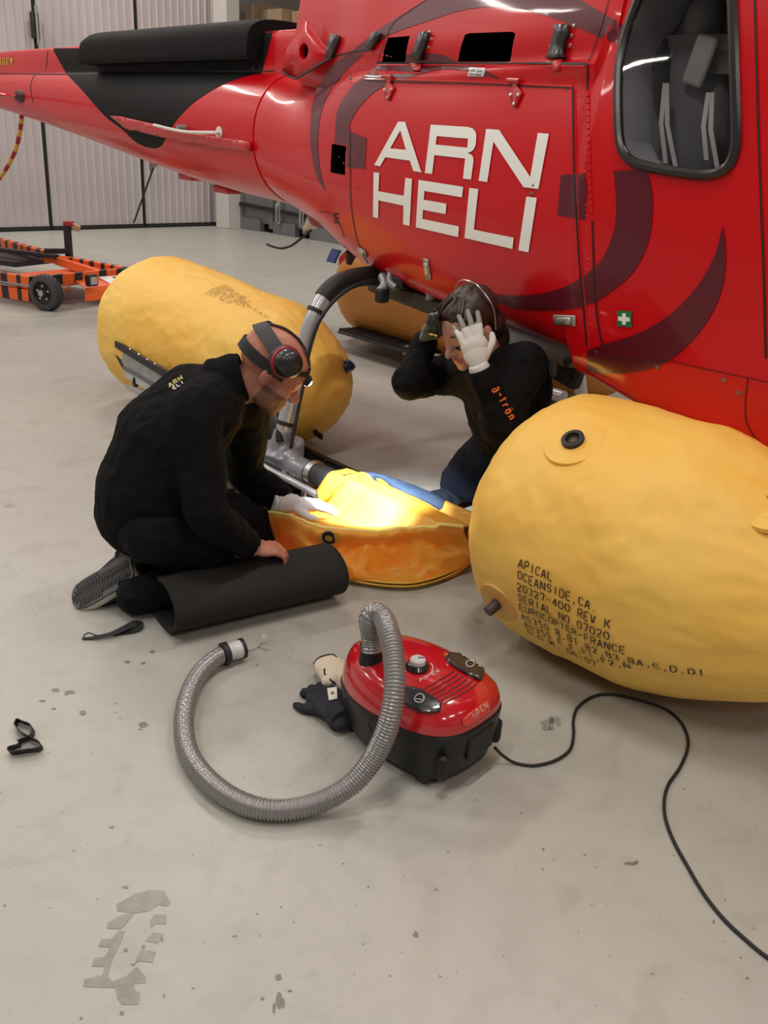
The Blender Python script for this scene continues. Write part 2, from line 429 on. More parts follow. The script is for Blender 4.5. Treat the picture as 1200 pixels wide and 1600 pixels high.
# ------------------------------------------------------------------ helicopter
HELI = empty('helicopter', H(-2.2, 0, 0), 'red helicopter with white lettering parked in the hangar', 'helicopter')
def loft(secs, nx=6, ns=5, cap=True):
    # secs: (x, [(y,z) half section bottom centre -> top centre])
    nsec = len(secs); K = len(secs[0][1]); fine = []
    cols = []
    for k in range(K):
        pts = [V((secs[i][0], secs[i][1][k][0], secs[i][1][k][1])) for i in range(nsec)]
        cc = catmull(pts, nx)
        for i in range(nsec - 1):
            if pts[i + 1].x - pts[i].x < .06:
                for q in range(nx): cc[i * nx + q] = pts[i].lerp(pts[i + 1], q / nx)
        cols.append(cc)
    rings = []
    for i in range(len(cols[0])):
        half = [cols[k][i] for k in range(K)]
        hs = catmull([V((half[0].x, -half[1].y, half[1].z))] + half + [V((half[0].x, -half[-2].y, half[-2].z))], ns)[ns:-ns]
        hs[0].y = 0; hs[-1].y = 0
        full = hs + [V((p.x, -p.y, p.z)) for p in hs[-2:0:-1]]
        rings.append(full)
    m = len(rings[0]); vs = []; fs = []
    for r in rings: vs += [H(p.x, p.y, p.z) for p in r]
    for i in range(len(rings) - 1):
        for k in range(m): fs.append((i * m + k, i * m + (k + 1) % m, (i + 1) * m + (k + 1) % m, (i + 1) * m + k))
    if cap: fs += [list(range(m))[::-1], [(len(rings) - 1) * m + k for k in range(m)]]
    return vs, fs
def oval(hw, z0, z1, n=10, p=2.2):
    zc, hh = (z0 + z1) / 2, (z1 - z0) / 2; out = []
    for k in range(n):
        t = -pi / 2 + pi * k / (n - 1); c, s_ = max(cos(t), 0), sin(t)
        out.append((hw * c ** (2 / p), zc + hh * (abs(s_) ** (2 / p)) * (1 if s_ > 0 else -1)))
    return out
FUS = [(-4.47, oval(.40, 1.115, 1.82)),
       (-3.95, oval(.50, 1.00, 1.79, p=2.3)),
       (-3.35, [(0, .90), (.30, .90), (.49, .945), (.60, 1.07), (.655, 1.28), (.655, 1.48), (.62, 1.66), (.56, 1.75), (.3, 1.79), (0, 1.79)]),
       (-2.6, [(0, .85), (.42, .85), (.64, .885), (.76, 1.0), (.805, 1.24), (.80, 1.47), (.76, 1.66), (.71, 1.735), (.35, 1.76), (0, 1.76)]),
       (-1.88, [(0, .84), (.5, .84), (.775, .865), (.875, .96), (.912, 1.2), (.902, 1.45), (.872, 1.65), (.84, 1.73), (.4, 1.76), (0, 1.76)]),
       (-1.85, [(0, .84), (.5, .84), (.775, .865), (.877, .96), (.915, 1.2), (.905, 1.45), (.874, 1.65), (.84, 1.73), (.4, 1.76), (0, 1.76)]),
       (-1.81, [(0, .76), (.5, .76), (.77, .785), (.88, .90), (.92, 1.2), (.918, 1.46), (.868, 1.73), (.757, 2.12), (.44, 2.34), (0, 2.42)]),
       (-1.77, [(0, .757), (.5, .757), (.773, .782), (.883, .898), (.922, 1.2), (.919, 1.46), (.871, 1.735), (.761, 2.12), (.44, 2.34), (0, 2.42)]),
       (-1.4, [(0, .70), (.55, .70), (.82, .725), (.91, .87), (.94, 1.2), (.935, 1.5), (.90, 1.82), (.80, 2.14), (.45, 2.34), (0, 2.38)]),
       (-.8, [(0, .655), (.55, .655), (.85, .685), (.935, .85), (.955, 1.2), (.945, 1.52), (.91, 1.88), (.80, 2.18), (.45, 2.38), (0, 2.41)]),
       (.1, [(0, .70), (.52, .70), (.80, .73), (.89, .88), (.92, 1.2), (.91, 1.5), (.86, 1.86), (.75, 2.12), (.42, 2.29), (0, 2.32)]),
       (1.0, [(0, .74), (.40, .74), (.60, .77), (.69, .9), (.72, 1.15), (.70, 1.4), (.62, 1.66), (.5, 1.82), (.28, 1.92), (0, 1.94)]),
       (1.55, [(0, .92), (.14, .92), (.22, .93), (.26, .98), (.28, 1.06), (.27, 1.14), (.24, 1.2), (.18, 1.25), (.1, 1.27), (0, 1.28)])]
BOOM = [(-11.0, oval(.13, 1.72, 1.98)), (-9.3, oval(.165, 1.58, 1.93)), (-7.6, oval(.235, 1.405, 1.91)), (-6.0, oval(.315, 1.22, 1.875)), (-5.2, oval(.36, 1.15, 1.855)), (-4.47, oval(.405, 1.11, 1.825))]
def box_half(hw, z0, z1, r=.25):
    return [(0, z0), (hw * .6, z0), (hw, z0 + .01), (hw, z0 + (z1 - z0) * .35), (hw * .98, z0 + (z1 - z0) * .7), (hw * .88, z1 - .012), (hw * .6, z1), (hw * .25, z1), (0, z1)]
SPINE = [(-11.0, box_half(.10, 1.86, 2.06)), (-9.2, box_half(.115, 1.82, 2.075)), (-7, box_half(.15, 1.80, 2.045)), (-4.55, box_half(.19, 1.76, 2.015)), (-4.40, box_half(.19, 1.74, 2.005))]
COWL = [(-4.18, [(0, 1.72), (.28, 1.72), (.34, 1.86), (.33, 1.98), (.30, 2.14), (.26, 2.34), (.14, 2.44), (0, 2.46)]),
        (-3.75, [(0, 1.68), (.38, 1.68), (.445, 1.81), (.435, 1.95), (.40, 2.14), (.33, 2.38), (.18, 2.5), (0, 2.53)]),
        (-3.3, [(0, 1.66), (.5, 1.68), (.575, 1.80), (.56, 1.94), (.50, 2.16), (.38, 2.42), (.2, 2.54), (0, 2.58)]),
        (-2.6, [(0, 1.66), (.64, 1.68), (.712, 1.765), (.69, 1.92), (.61, 2.16), (.44, 2.44), (.22, 2.58), (0, 2.62)]),
        (-1.82, [(0, 1.66), (.78, 1.68), (.855, 1.755), (.835, 1.92), (.745, 2.14), (.52, 2.42), (.26, 2.56), (0, 2.6)]),
        (-1.80, [(0, 1.66), (.782, 1.68), (.857, 1.755), (.837, 1.92), (.747, 2.14), (.522, 2.42), (.26, 2.56), (0, 2.6)])]
parts = {}
for nm, sec, nx in (('fuselage', FUS, 8), ('tail_boom', BOOM, 8), ('spine_cover', SPINE, 6), ('engine_cowling', COWL, 8)):
    parts[nm] = loft(sec, nx, 6)
FV, FF = [], []
for nm in parts:
    n = len(FV); FV += parts[nm][0]; FF += [[n + i for i in f] for f in parts[nm][1]]
BV = BVHTree.FromPolygons(FV, FF)
def hit(px, py, bv=None):
    d = ray(px, py).normalized(); r = (bv or BV).ray_cast(CAM, d)
    return r[0], r[1]
def hitn(px, py, off=0, bv=None):
    p, n = hit(px, py, bv)
    if p is None: return None
    if n.dot(p - CAM) > 0: n = -n
    return p + n * off
def decal(name, polys, m, off=.0025, parent=None, step=7, bv=None, label=None, thick=0, holes=None):
    mb = MB()
    for pi_, poly in enumerate(polys):
        hs = holes[pi_] if holes and pi_ in holes else []
        pts = []; loops = []
        for lp in [poly] + hs:
            idx = []
            for i in range(len(lp)):
                a, b = V((*lp[i], 0)), V((*lp[(i + 1) % len(lp)], 0)); n = max(1, int((b - a).length / step))
                for k in range(n): idx.append(len(pts)); pts.append(a.lerp(b, k / n).to_2d())
            loops.append(idx)
        xs_, ys_ = [p[0] for p in poly], [p[1] for p in poly]
        y = min(ys_) + step * .5
        while y < max(ys_):
            x = min(xs_) + step * .5
            while x < max(xs_):
                p = V((x, y))
                def inside(lp):
                    c = False
                    for i in range(len(lp)):
                        (x1, y1), (x2, y2) = lp[i], lp[i - 1]
                        if (y1 > y) != (y2 > y) and x < (x2 - x1) * (y - y1) / (y2 - y1) + x1: c = not c
                    return c
                if inside(poly) and not any(inside(h_) for h_ in hs): pts.append(p)
                x += step
            y += step
        edges = [(l[i], l[(i + 1) % len(l)]) for l in loops for i in range(len(l))]
        r = geometry.delaunay_2d_cdt(pts, edges, [], 0, .01)
        vs2, fs2 = r[0], r[2]
        ok = []
        for f in fs2:
            cxx = sum(vs2[i][0] for i in f) / len(f); cyy = sum(vs2[i][1] for i in f) / len(f)
            def ins(lp):
                c = False
                for i in range(len(lp)):
                    (x1, y1), (x2, y2) = lp[i], lp[i - 1]
                    if (y1 > cyy) != (y2 > cyy) and cxx < (x2 - x1) * (cyy - y1) / (y2 - y1) + x1: c = not c
                return c
            if ins(poly) and not any(ins(h_) for h_ in hs): ok.append(f)
        P3 = [hitn(v[0], v[1], off, bv) for v in vs2]
        ok = [f for f in ok if all(P3[i] is not None for i in f)]
        ok = [f for f in ok if max((P3[f[i]] - P3[f[i - 1]]).length for i in range(len(f))) < .5]
        mb.add([p if p is not None else V((0, 0, 0)) for p in P3], ok)
    # drop unused
    used = sorted({i for f in mb.f for i in f}); mp = {u: k for k, u in enumerate(used)}
    mb.v = [mb.v[u] for u in used]; mb.f = [[mp[i] for i in f] for f in mb.f]
    o = mb.build(name, m, parent or HELI)
    if thick:
        md = o.modifiers.new('s', 'SOLIDIFY'); md.thickness = thick; md.offset = 0
    if label: o['label'] = label
    return o
def stroke(pts, wd, n=6):
    p = catmull([V((x, y, 0)) for x, y in pts], n) if len(pts) > 2 else [V((*q, 0)) for q in pts]
    l, r = [], []
    for i in range(len(p)):
        d = (p[min(i + 1, len(p) - 1)] - p[max(i - 1, 0)]).normalized(); nn = V((-d.y, d.x, 0)) * wd / 2
        l.append(((p[i] + nn).x, (p[i] + nn).y)); r.append(((p[i] - nn).x, (p[i] - nn).y))
    return l + r[::-1]
def cr2(pts, n=4): return [(p.x, p.y) for p in catmull([V((x, y, 0)) for x, y in pts], n)]
def surf_tube(pts, r, n=6, off=0):
    p = catmull([V((x, y, 0)) for x, y in pts], n) if len(pts) > 2 else [V((*pts[0], 0)).lerp(V((*pts[1], 0)), k / 12) for k in range(13)]
    return [q for q in (hitn(v.x, v.y, off) for v in p) if q is not None]
def circ(px, py, r, n=12, e=1.0): return [(px + r * cos(2 * pi * k / n), py + r * e * sin(2 * pi * k / n)) for k in range(n)]
# body meshes with recesses cut in
WIN = q3(800, 0, 3, [(595, 0), (548, 130), (512, 270), (502, 400), (503, 560), (512, 670), (540, 735), (590, 768), (700, 795), (860, 818), (940, 818), (1000, 795), (1040, 740), (1056, 640), (1050, 400), (1043, 150), (1038, 0), (1035, -60), (980, -95), (800, -110), (640, -80)])
def scale_poly(poly, s):
    cx = sum(p[0] for p in poly) / len(poly); cy = sum(p[1] for p in poly) / len(poly)
    return [(cx + (x - cx) * s, cy + (y - cy) * s) for x, y in poly]
def inset(poly, d):
    out = []; n = len(poly)
    for i in range(n):
        a, b, c = V(poly[i - 1]), V(poly[i]), V(poly[(i + 1) % n])
        t = ((b - a).normalized() + (c - b).normalized()).normalized(); nn = V((t.y, -t.x)) * d
        out.append((b.x + nn.x, b.y + nn.y))
    return out
def cutter(poly, depth, out=.05, dirv=None):
    P = [hitn(*p) for p in poly]; P = [p for p in P if p]
    nrm = dirv or -L
    mb = MB(); mb.prism([p + nrm * out for p in P], -nrm * (depth + out))
    return mb
INT1 = q3(460, 0, 3, [(440, 176), (542, 168), (520, 292), (410, 292)])
INT2 = q3(460, 0, 3, [(800, 162), (822, 155), (1022, 148), (1036, 160), (1010, 290), (765, 290), (775, 240)])
SQ = q3(460, 0, 3, [(176, 673), (243, 686), (238, 822), (170, 808)])
OV = [(475 + 7.2 * cos(t * pi / 8), 81 + (14 if sin(t * pi / 8) < 0 else 12) * sin(t * pi / 8)) for t in range(16)]
parts_obj = {}
cuts = {'fuselage': [('cabin', 0), (WIN, .3), (SQ, .10)], 'engine_cowling': [(INT1, .22), (INT2, .22), (WIN, .7)], 'tail_boom': [], 'spine_cover': []}
DARKIN = mat('cabin_dark', (.34, .34, .35), .8)
for nm, (vs, fs) in parts.items():
    mb = MB(); mb.add(vs, fs)
    o = mb.build(nm, RED, HELI, smooth=False)
    if cuts[nm]:
        tmp = []
        for poly, dep in cuts[nm]:
            cm = DARKIN if (poly == 'cabin' or poly is WIN) else DARK
            c = (cutter(poly, dep) if poly != 'cabin' else MB().box(H(-1.16, -.42, 1.53), (1.06, .70, .94), Matrix((U, L, V((0, 0, 1)))).transposed())).build('cut', cm, None, smooth=False); tmp.append(c)
            md = o.modifiers.new('c', 'BOOLEAN'); md.operation = 'DIFFERENCE'; md.object = c; md.solver = 'EXACT'; md.material_mode = 'TRANSFER'
        dg = bpy.context.evaluated_depsgraph_get(); me = bpy.data.meshes.new_from_object(o.evaluated_get(dg))
        o.modifiers.clear(); o.data = me
        for c in tmp: bpy.data.objects.remove(c)
    shade(o.data, 30); parts_obj[nm] = o
# fillet plate between spine and cowling (with the oval hole)
PL = [(441, 108), (452, 118), (463, 122), (520, 88), (513, 80), (480, 32), (468, 50), (449, 74)]
pts = [atl(x, y, -.43 + (.05 if i in (3, 4) else .0) * -1 - (.02 if i in (0, 1, 7) else 0) * -1) for i, (x, y) in enumerate(PL)]
mb = MB(); 
ovp = [atl(x, y, -.43) for x, y in OV]
def hole_plate(outer, inner):
    mb = MB(); n = len(inner); oc = []
    c = sum(inner, V((0, 0, 0))) / n
    # radial match on outer loop
    def ringpt(d):
        best = None
        for i in range(len(outer)):
            a, b = outer[i], outer[(i + 1) % len(outer)]
            # solve c + d t = a + (b-a) s in the L plane
            ax, az = (a - c).dot(U), (a - c).z; bx, bz = (b - c).dot(U), (b - c).z; dx, dz = d.dot(U), d.z
            det = dx * -(bz - az) + dz * (bx - ax)
            if abs(det) < 1e-9: continue
            t = (ax * -(bz - az) + az * (bx - ax)) / det; s = (dx * az - dz * ax) / det
            if t > 0 and -1e-6 <= s <= 1 + 1e-6:
                p = a.lerp(b, s)
                if best is None or t < best[0]: best = (t, p)
        return best[1] if best else c + d
    dirs = []
    import_d = []
    ang = sorted([(math.atan2((p - c).z, (p - c).dot(U)), p) for p in inner] , key=lambda k: k[0])
    oang = sorted([(math.atan2((p - c).z, (p - c).dot(U)), p) for p in outer], key=lambda k: k[0])
    A = sorted(set([round(a, 4) for a, _ in ang] + [round(a, 4) for a, _ in oang]))
    hi, ho = [], []
    for a in A:
        d = U * cos(a) + V((0, 0, 1)) * sin(a); ho.append(ringpt(d))
        # ellipse radius
        r = 1 / sqrt((cos(a) / abs(max((p - c).dot(U) for p in inner))) ** 2 + (sin(a) / max((p - c).z for p in inner)) ** 2)
        hi.append(c + d * r + L * 0)
    m = len(A)
    mb.add(hi + ho + [p + L * .05 for p in hi], [(i, (i + 1) % m, m + (i + 1) % m, m + i) for i in range(m)] + [(i, (i + 1) % m, 2 * m + (i + 1) % m, 2 * m + i) for i in range(m)])
    return mb
fp = hole_plate(pts, ovp).build('fillet_panel', RED, HELI, solid=.004)
MB().lathe(sum(ovp, V((0, 0, 0))) / len(ovp) + L * .03, L, [(0, .04), (.01, .04)]).build('fillet_vent', DARK, HELI)
mb = MB()
edge = [pts[0], pts[1], pts[2], pts[3]]
mb.tube([p + V((0, 0, -.004)) - L * .004 for p in edge], .005, 6); mb.build('fillet_seal', BLK, HELI)
# ---- window
win_glass = bpy.data.materials.new('tinted_glass'); win_glass.use_nodes = True
_n = win_glass.node_tree; _n.nodes.clear()
o_ = _n.nodes.new('ShaderNodeOutputMaterial'); mx = _n.nodes.new('ShaderNodeMixShader'); tr = _n.nodes.new('ShaderNodeBsdfTransparent'); gl = _n.nodes.new('ShaderNodeBsdfGlossy'); fr = _n.nodes.new('ShaderNodeFresnel')
tr.inputs[0].default_value = (.72, .72, .74, 1); gl.inputs['Roughness'].default_value = .03; fr.inputs[0].default_value = 1.18
_n.links.new(fr.outputs[0], mx.inputs[0]); _n.links.new(tr.outputs[0], mx.inputs[1]); _n.links.new(gl.outputs[0], mx.inputs[2]); _n.links.new(mx.outputs[0], o_.inputs[0])
decal('window_pane', [WIN], win_glass, .006, step=16)
WC = cr2(WIN + [WIN[0]], 3)[:-1]
mb = MB(); wp = [hitn(x, y, .004) for x, y in WC]; wp = [p for p in wp if p]
mb.tube(wp, .014, 8, closed=True); mb.build('window_seal', GASKET, HELI)
# cabin interior seen through the pane: seats and belts
SEAT = mat('seat_grey', (.34, .34, .35), .7, bump=.2, bscale=60); SEATL = mat('seat_grey_light', (.6, .58, .56), .6)
CABIN = mat('cabin_lining', (.75, .74, .73), .7)
MB().box(H(-1.16, -.12, 1.53), (1.0, .02, .9), Matrix((U, L, V((0, 0, 1)))).transposed()).build('cabin_lining', CABIN, HELI, smooth=False)
R3 = Matrix((U, L, V((0, 0, 1)))).transposed()
SEATD = mat('seat_dark', (.10, .10, .105), .7)
for (px, py, ly, rx, rz, hx, hy, m_s) in ((1012, 190, -.66, .10, .30, 1020, 70, SEATD), (1085, 200, -.60, .12, .32, 1098, 45, SEAT), (1150, 200, -.52, .10, .30, 1150, 60, SEATD)):
    c_ = atl(px, py, ly); MB().ball(c_, (rx, .10, rz), R3 @ Matrix.Rotation(-.16, 3, 'Y'), 24).build('cabin_seat', m_s, HELI)
    MB().ball(atl(hx, hy, ly), (.055, .07, .10), R3, 20).build('headrest', m_s, HELI)
for (xa, xb) in (((1039, 130), (1040, 255)), ((1107, 145), (1104, 250)), ((1113, 145), (1121, 262)), ((1042, 130), (1056, 262))):
    a_, b_ = atl(*xa, -.77), atl(*xb, -.80)
    MB().ribbon([a_, a_.lerp(b_, .5) - L * .02, b_], U * .014, .003).build('seat_belt', SEATL, HELI)
MB().box(atl(1094, 95, -.72), (.07, .02, .13), R3 @ Matrix.Rotation(.25, 3, 'Y')).build('headrest_pad', SEATL, HELI, bevel=.012)
MB().beam(atl(975, 85, -.66), atl(1160, 85, -.66), .02, .10).build('seat_rail', SEAT, HELI)
# ---- markings
S5 = lambda p: q3(460, 0, 3, p)
S7 = lambda p: q3(700, 260, 2.4, p)
def loopc(a, b, n=4): return cr2(a, n) + cr2(b, n)
arc1 = loopc([(145, 895), (110, 840), (85, 740), (75, 640), (80, 520), (100, 430), (150, 340), (195, 292), (235, 265)], [(330, 252), (285, 290), (210, 370), (150, 460), (120, 560), (112, 680), (122, 800), (145, 890)])
arc2 = cr2([(238, 264), (300, 215), (400, 137), (490, 80), (620, 2), (780, -60), (980, -85), (1180, -60), (1340, 0), (1450, 65), (1565, 128)]) + cr2([(1540, 212), (1400, 160), (1260, 100), (1120, 55), (1020, 38), (900, 33), (760, 55), (640, 95), (520, 135), (435, 168), (405, 195), (350, 240)])
arc3 = cr2([(190, 672), (195, 560), (215, 490), (265, 415), (330, 355), (395, 306)]) + [(500, 299), (600, 298), (800, 303)] + cr2([(890, 325), (965, 372), (860, 342), (760, 328), (700, 326), (600, 345), (500, 378), (430, 400), (360, 445), (300, 510), (260, 580)]) + [(262, 617), (340, 648), (332, 792), (247, 785), (247, 682)]
arc4 = [(525, 255), (600, 247), (690, 255), (765, 288), (525, 292)]
arc5 = [(425, 33), (515, 28), (522, 80), (515, 200), (412, 182)]
arc6 = [(622, 18), (740, 12)] + cr2([(750, 30), (765, 90), (768, 180), (750, 290), (700, 390), (620, 465), (540, 512), (430, 538), (300, 538), (200, 515), (120, 480), (60, 448)]) + cr2([(130, 470), (220, 483), (330, 480), (430, 455), (500, 418), (570, 360), (615, 270), (632, 180), (630, 90)])
arc7 = cr2([(1032, 222), (1042, 300), (1040, 400), (1015, 500), (960, 600), (880, 690), (800, 745), (700, 770), (600, 778), (522, 768)]) + [(525, 690)] + cr2([(590, 665), (700, 632), (800, 580), (890, 505), (960, 415), (1005, 330)])
for i, a in enumerate((S5(arc1), S5(arc2), S5(arc3), S5(arc4), S7(arc5), S7(arc6), S7(arc7))):
    decal('maroon_stripe', [a], MAROON, .0015 + .0002 * i)
SA = lambda p: q3(570, 170, 6, p)
Ah = [[(340, 205), (393, 387), (245, 372)]]
letters = [('A', SA([(320, 122), (385, 125), (538, 597), (462, 583), (430, 487), (200, 455), (150, 540), (95, 528)]), [SA(Ah[0])]),
    ('R', SA([(625, 150), (970, 172), (1015, 185), (1042, 212), (1053, 245), (1048, 335), (1030, 380), (1005, 403), (970, 415), (1005, 430), (1024, 455), (1027, 490), (1003, 665), (928, 655), (948, 467), (660, 435), (638, 612), (570, 602)]), [SA([(682, 257), (975, 282), (968, 367), (672, 337)])]),
    ('N', q3(700, 180, 6, [(365, 130), (487, 140), (778, 580), (850, 168), (953, 177), (855, 693), (715, 675), (433, 250), (375, 628), (295, 615)]), []),
    ('H', q3(570, 260, 6, [(90, 55), (143, 62), (135, 232), (372, 275), (388, 107), (450, 117), (427, 557), (365, 543), (370, 367), (135, 317), (133, 485), (83, 472)]), []),
    ('E', q3(570, 260, 6, [(512, 127), (930, 192), (918, 290), (567, 230), (560, 312), (772, 350), (765, 447), (553, 407), (548, 492), (890, 562), (884, 662), (485, 570)]), []),
    ('L', q3(700, 260, 6, [(207, 202), (292, 212), (250, 592), (624, 668), (612, 773), (162, 670)]), []),
    ('I', q3(700, 260, 6, [(742, 283), (840, 295), (762, 805), (667, 785)]), [])]
for ch, poly, hs in letters:
    decal('letter', [poly], WHITEV, .0035, holes={0: hs} if hs else None, label='white block letter ' + ch)
# black patch on boom and spine
patch = cr2(q3(0, 0, 2.3077, [(235, 262), (300, 330), (380, 420), (440, 465), (490, 512), (540, 533), (580, 528), (605, 485), (640, 430), (700, 370), (780, 318), (870, 280), (945, 263)]))
decal('black_patch', [patch + q3(0, 0, 2.3077, [(940, 259), (238, 259)])], BLACKP, .002)
decal('black_patch', [q3(0, 0, 2.3077, [(187, 172), (240, 164), (400, 148), (600, 130), (800, 119), (985, 112), (965, 190), (944, 258), (236, 259)])], BLACKP, .002, step=6)
# seams
SEAM = mat('seam_black', (.006, .006, .006), .6)
seams_px = [([(589, 98.3), (700, 99), (810, 99.5), (919, 100.5)], 2.8), ([(919, 100), (918, 142)], 2.8), ([(570, 126), (650, 129), (760, 132), (895, 138)], 1.8), ([(895.5, 138), (897, 250), (902, 350), (909, 450), (918, 541)], 2.4),
    ([(548, 205), (548, 300), (553, 350), (562, 385), (575, 412)], 1.1), ([(926, 345), (929, 430), (934, 500), (942, 541)], 2.4), ([(1180, 0), (1184, 150), (1189, 300), (1194, 430), (1197, 560)], 3.2), ([(952, 0), (938, 50), (920, 98)], 1.3),
    ([(670, -2), (620, 32), (606, 55), (598, 75), (590, 98)], 1.0), ([(515, 92), (535, 85), (560, 80), (576, 78), (583, 65)], 2.0), ([(942, 556), (1000, 563), (1040, 563), (1100, 576), (1167, 590), (1200, 597)], 1.2), ([(1169, 589), (1165, 630), (1167, 660), (1180, 684)], 1.6),
    ([(0, 115), (100, 116), (250, 113.5), (430, 111)], 1.6), ([(56, 115), (50, 125), (48, 140), (52, 160)], .8), ([(75, 79), (72, 108)], .8), ([(412, 53), (404, 102)], .8), ([(500, 330), (520, 335), (533, 355), (538, 372)], .9)]
decal('panel_gap', [stroke(p, w_) for p, w_ in seams_px], SEAM, .003, step=5)
PIPE = mat('red_trim', (.62, .03, .03), .3, coat=.5)
# rounded folded edges beside gaps, piano hinge
mb = MB()
for p in ([(570, 123.5), (700, 127), (895, 135.5)], [(589, 101.5), (760, 102.5), (915, 103.5)], [(899, 140), (905, 350), (921, 541)]):
    mb.tube(surf_tube(p, 1), .0035, 6)
mb.build('door_edge', RED, HELI)
mb = MB(); hp = resample(surf_tube([(918.5, 143), (920, 200), (923, 290), (926, 343)], 1, 20), .02)
for i, p in enumerate(hp[:-1]): mb.cyl(p, p.lerp(hp[i + 1], .8), .006, seg=8)
mb.build('door_hinge_strip', RED, HELI)
# fairing lip at the bottom, frame rivets
RIV = mat('rivet_red', (.60, .05, .05), .35)
mb = MB()
def rivet(px, py, r=.0035):
    p, n = hit(px, py)
    if p:
        if n.dot(p - CAM) > 0: n = -n
        mb.lathe(p, n, [(0, r), (r * .5, r * .75), (r * .7, r * .2)], 6)
for k in range(24):
    t = k / 23; rivet(438 - 20 * sin(t * pi) + t * 14, 112 + t * 200)
    rivet(431 - 20 * sin(t * pi) + t * 14, 114 + t * 200)
for j in range(6):
    for k in range(11): rivet(575 - j * 9 + k * 3.6 - (k % 2), 78 + j * 12 + k * 1.1)
for k in range(22): rivet(910 + k * .55, 150 + k * 17)
for k in range(18): rivet(552 + (k % 2) * 2 - max(0, 6 - k) * -6, 128 + k * 11)
for k in range(9): rivet(908, 108 + k * 5); rivet(903, 110 + k * 5)
for k in range(7): rivet(912 + k * .5, 255 + k * 12)
for k in range(6): rivet(530 + k * 7, 245 + k * 10)
fo = parts_obj['fuselage']
bm = bmesh.new(); bm.from_mesh(fo.data); fo.data.materials.append(RIV); ri = len(fo.data.materials) - 1
vv = [bm.verts.new(v) for v in mb.v]
for f in mb.f:
    nf = bm.faces.new([vv[i] for i in f]); nf.material_index = ri
bm.to_mesh(fo.data); bm.free()
# screws
SCR = mat('screw', (.25, .2, .17), .4, metal=.8)
RIVS = ((834, 290, .007), (831, 303, .007), (1027, 574, .008), (1131, 594, .008), (1155, 614, .008), (932, 549, .006), (548, 123, .010), (7, 109, .006), (25, 109, .006), (46, 108, .006), (69, 108, .006), (77, 107, .006), (120, 108, .006), (396, 107, .006), (407, 107, .006), (433, 106, .006))
for x, y, r in RIVS:
    mb = MB(); rivet(x, y, r); mb.build('screw', SCR, HELI)
# strap style latches on the cowling
LT = mat('latch_black', (.03, .03, .032), .35, coat=.2)
def latch(quad, bolts, name='cowling_latch', m=LT):
    h = []
    P = [hitn(*p, .012) for p in quad]
    mb = MB(); cols = len(P) // 2
    rows = [[P[i], P[len(P) - 1 - i]] for i in range(cols)]
    mb.grid(rows); o = mb.build(name, m, HELI, solid=.02)
    for b in bolts:
        mbb = MB()
        p, n = hit(*b)
        if p:
            if n.dot(p - CAM) > 0: n = -n
            mbb.lathe(p, n, [(0, .007), (.004, .006), (.005, .003)], 10)
            mbb.build('latch_bolt', STEEL, o)
    return o
latch([(874, 40), (873, 52), (868, 70), (864, 85), (859, 95), (884, 96), (884, 85), (886, 66), (891, 55), (892, 40)], [(868, 42), (866, 57), (861, 72), (897, 41), (893, 56), (891, 71)])
latch([(663, 52), (657, 66), (652, 80), (649, 92), (662, 95), (664, 82), (669, 68), (673, 52)], [(672, 50), (674, 61), (670, 74)])
latch([(524, 54), (518, 66), (515, 80), (514, 90), (521, 92), (527, 78), (532, 66), (533, 57)], [])
latch([(590, 50), (583, 62), (579, 75), (583, 79), (592, 66), (598, 53)], [])
for (x, y) in ((870, 101), (651, 103)):
    decal('latch_keeper', [[(x - 9, y - 4), (x + 9, y - 4), (x + 6, y + 9), (x - 4, y + 9)]], RED2, .006, thick=.006)
# hinges on the baggage door
def hinge(x, y, s):
    poly = [(x - 9 * s, y - 4), (x + 9 * s, y - 3), (x + 8 * s, y + 3), (x + 4 * s, y + 6), (x + 12 * s, y + 18 * s), (x + 8 * s, y + 26 * s), (x + 2 * s, y + 40 * s), (x - 2 * s, y + 40 * s), (x - 6 * s, y + 24 * s), (x - 5 * s, y + 16 * s), (x - 2 * s, y + 5)]
    o = decal('door_hinge', [poly], RED2, .006, thick=.007)
    for dx, dy in ((-5, 22), (7, 22), (0, 36)):
        p, n = hit(x + dx * s, y + dy * s)
        if n.dot(p - CAM) > 0: n = -n
        MB().lathe(p + n * .008, n, [(0, .007), (.004, .006), (.005, .003)], 10).build('hinge_bolt', STEEL, o)
    a, b = hitn(x - 9 * s, y - 3, .010), hitn(x + 9 * s, y - 2, .010)
    MB().cyl(a, b, .007, seg=10).build('hinge_pin', RED2, o)
hinge(806, 128, 1.0); hinge(608, 123, .85)
# flush handles
HND = mat('handle_nickel', (.45, .47, .42), .3, metal=.6)
def rr(x0, y0, x1, y1, x2, y2, x3, y3): return [(x0, y0), (x1, y1), (x2, y2), (x3, y3)]
for quad in (rr(867, 491, 900, 493, 901, 509, 868, 506), rr(663, 403, 670, 404, 675, 437, 668, 435), rr(560, 385, 571, 390, 575, 401, 563, 395)):
    o = decal('door_handle', [quad], HND, .005, thick=.006)
    cxq = scale_poly(quad, .62)
    decal('handle_flap', [cxq], mat('flap_nickel', (.6, .62, .56), .25, metal=.5), .011, parent=o, thick=.004)
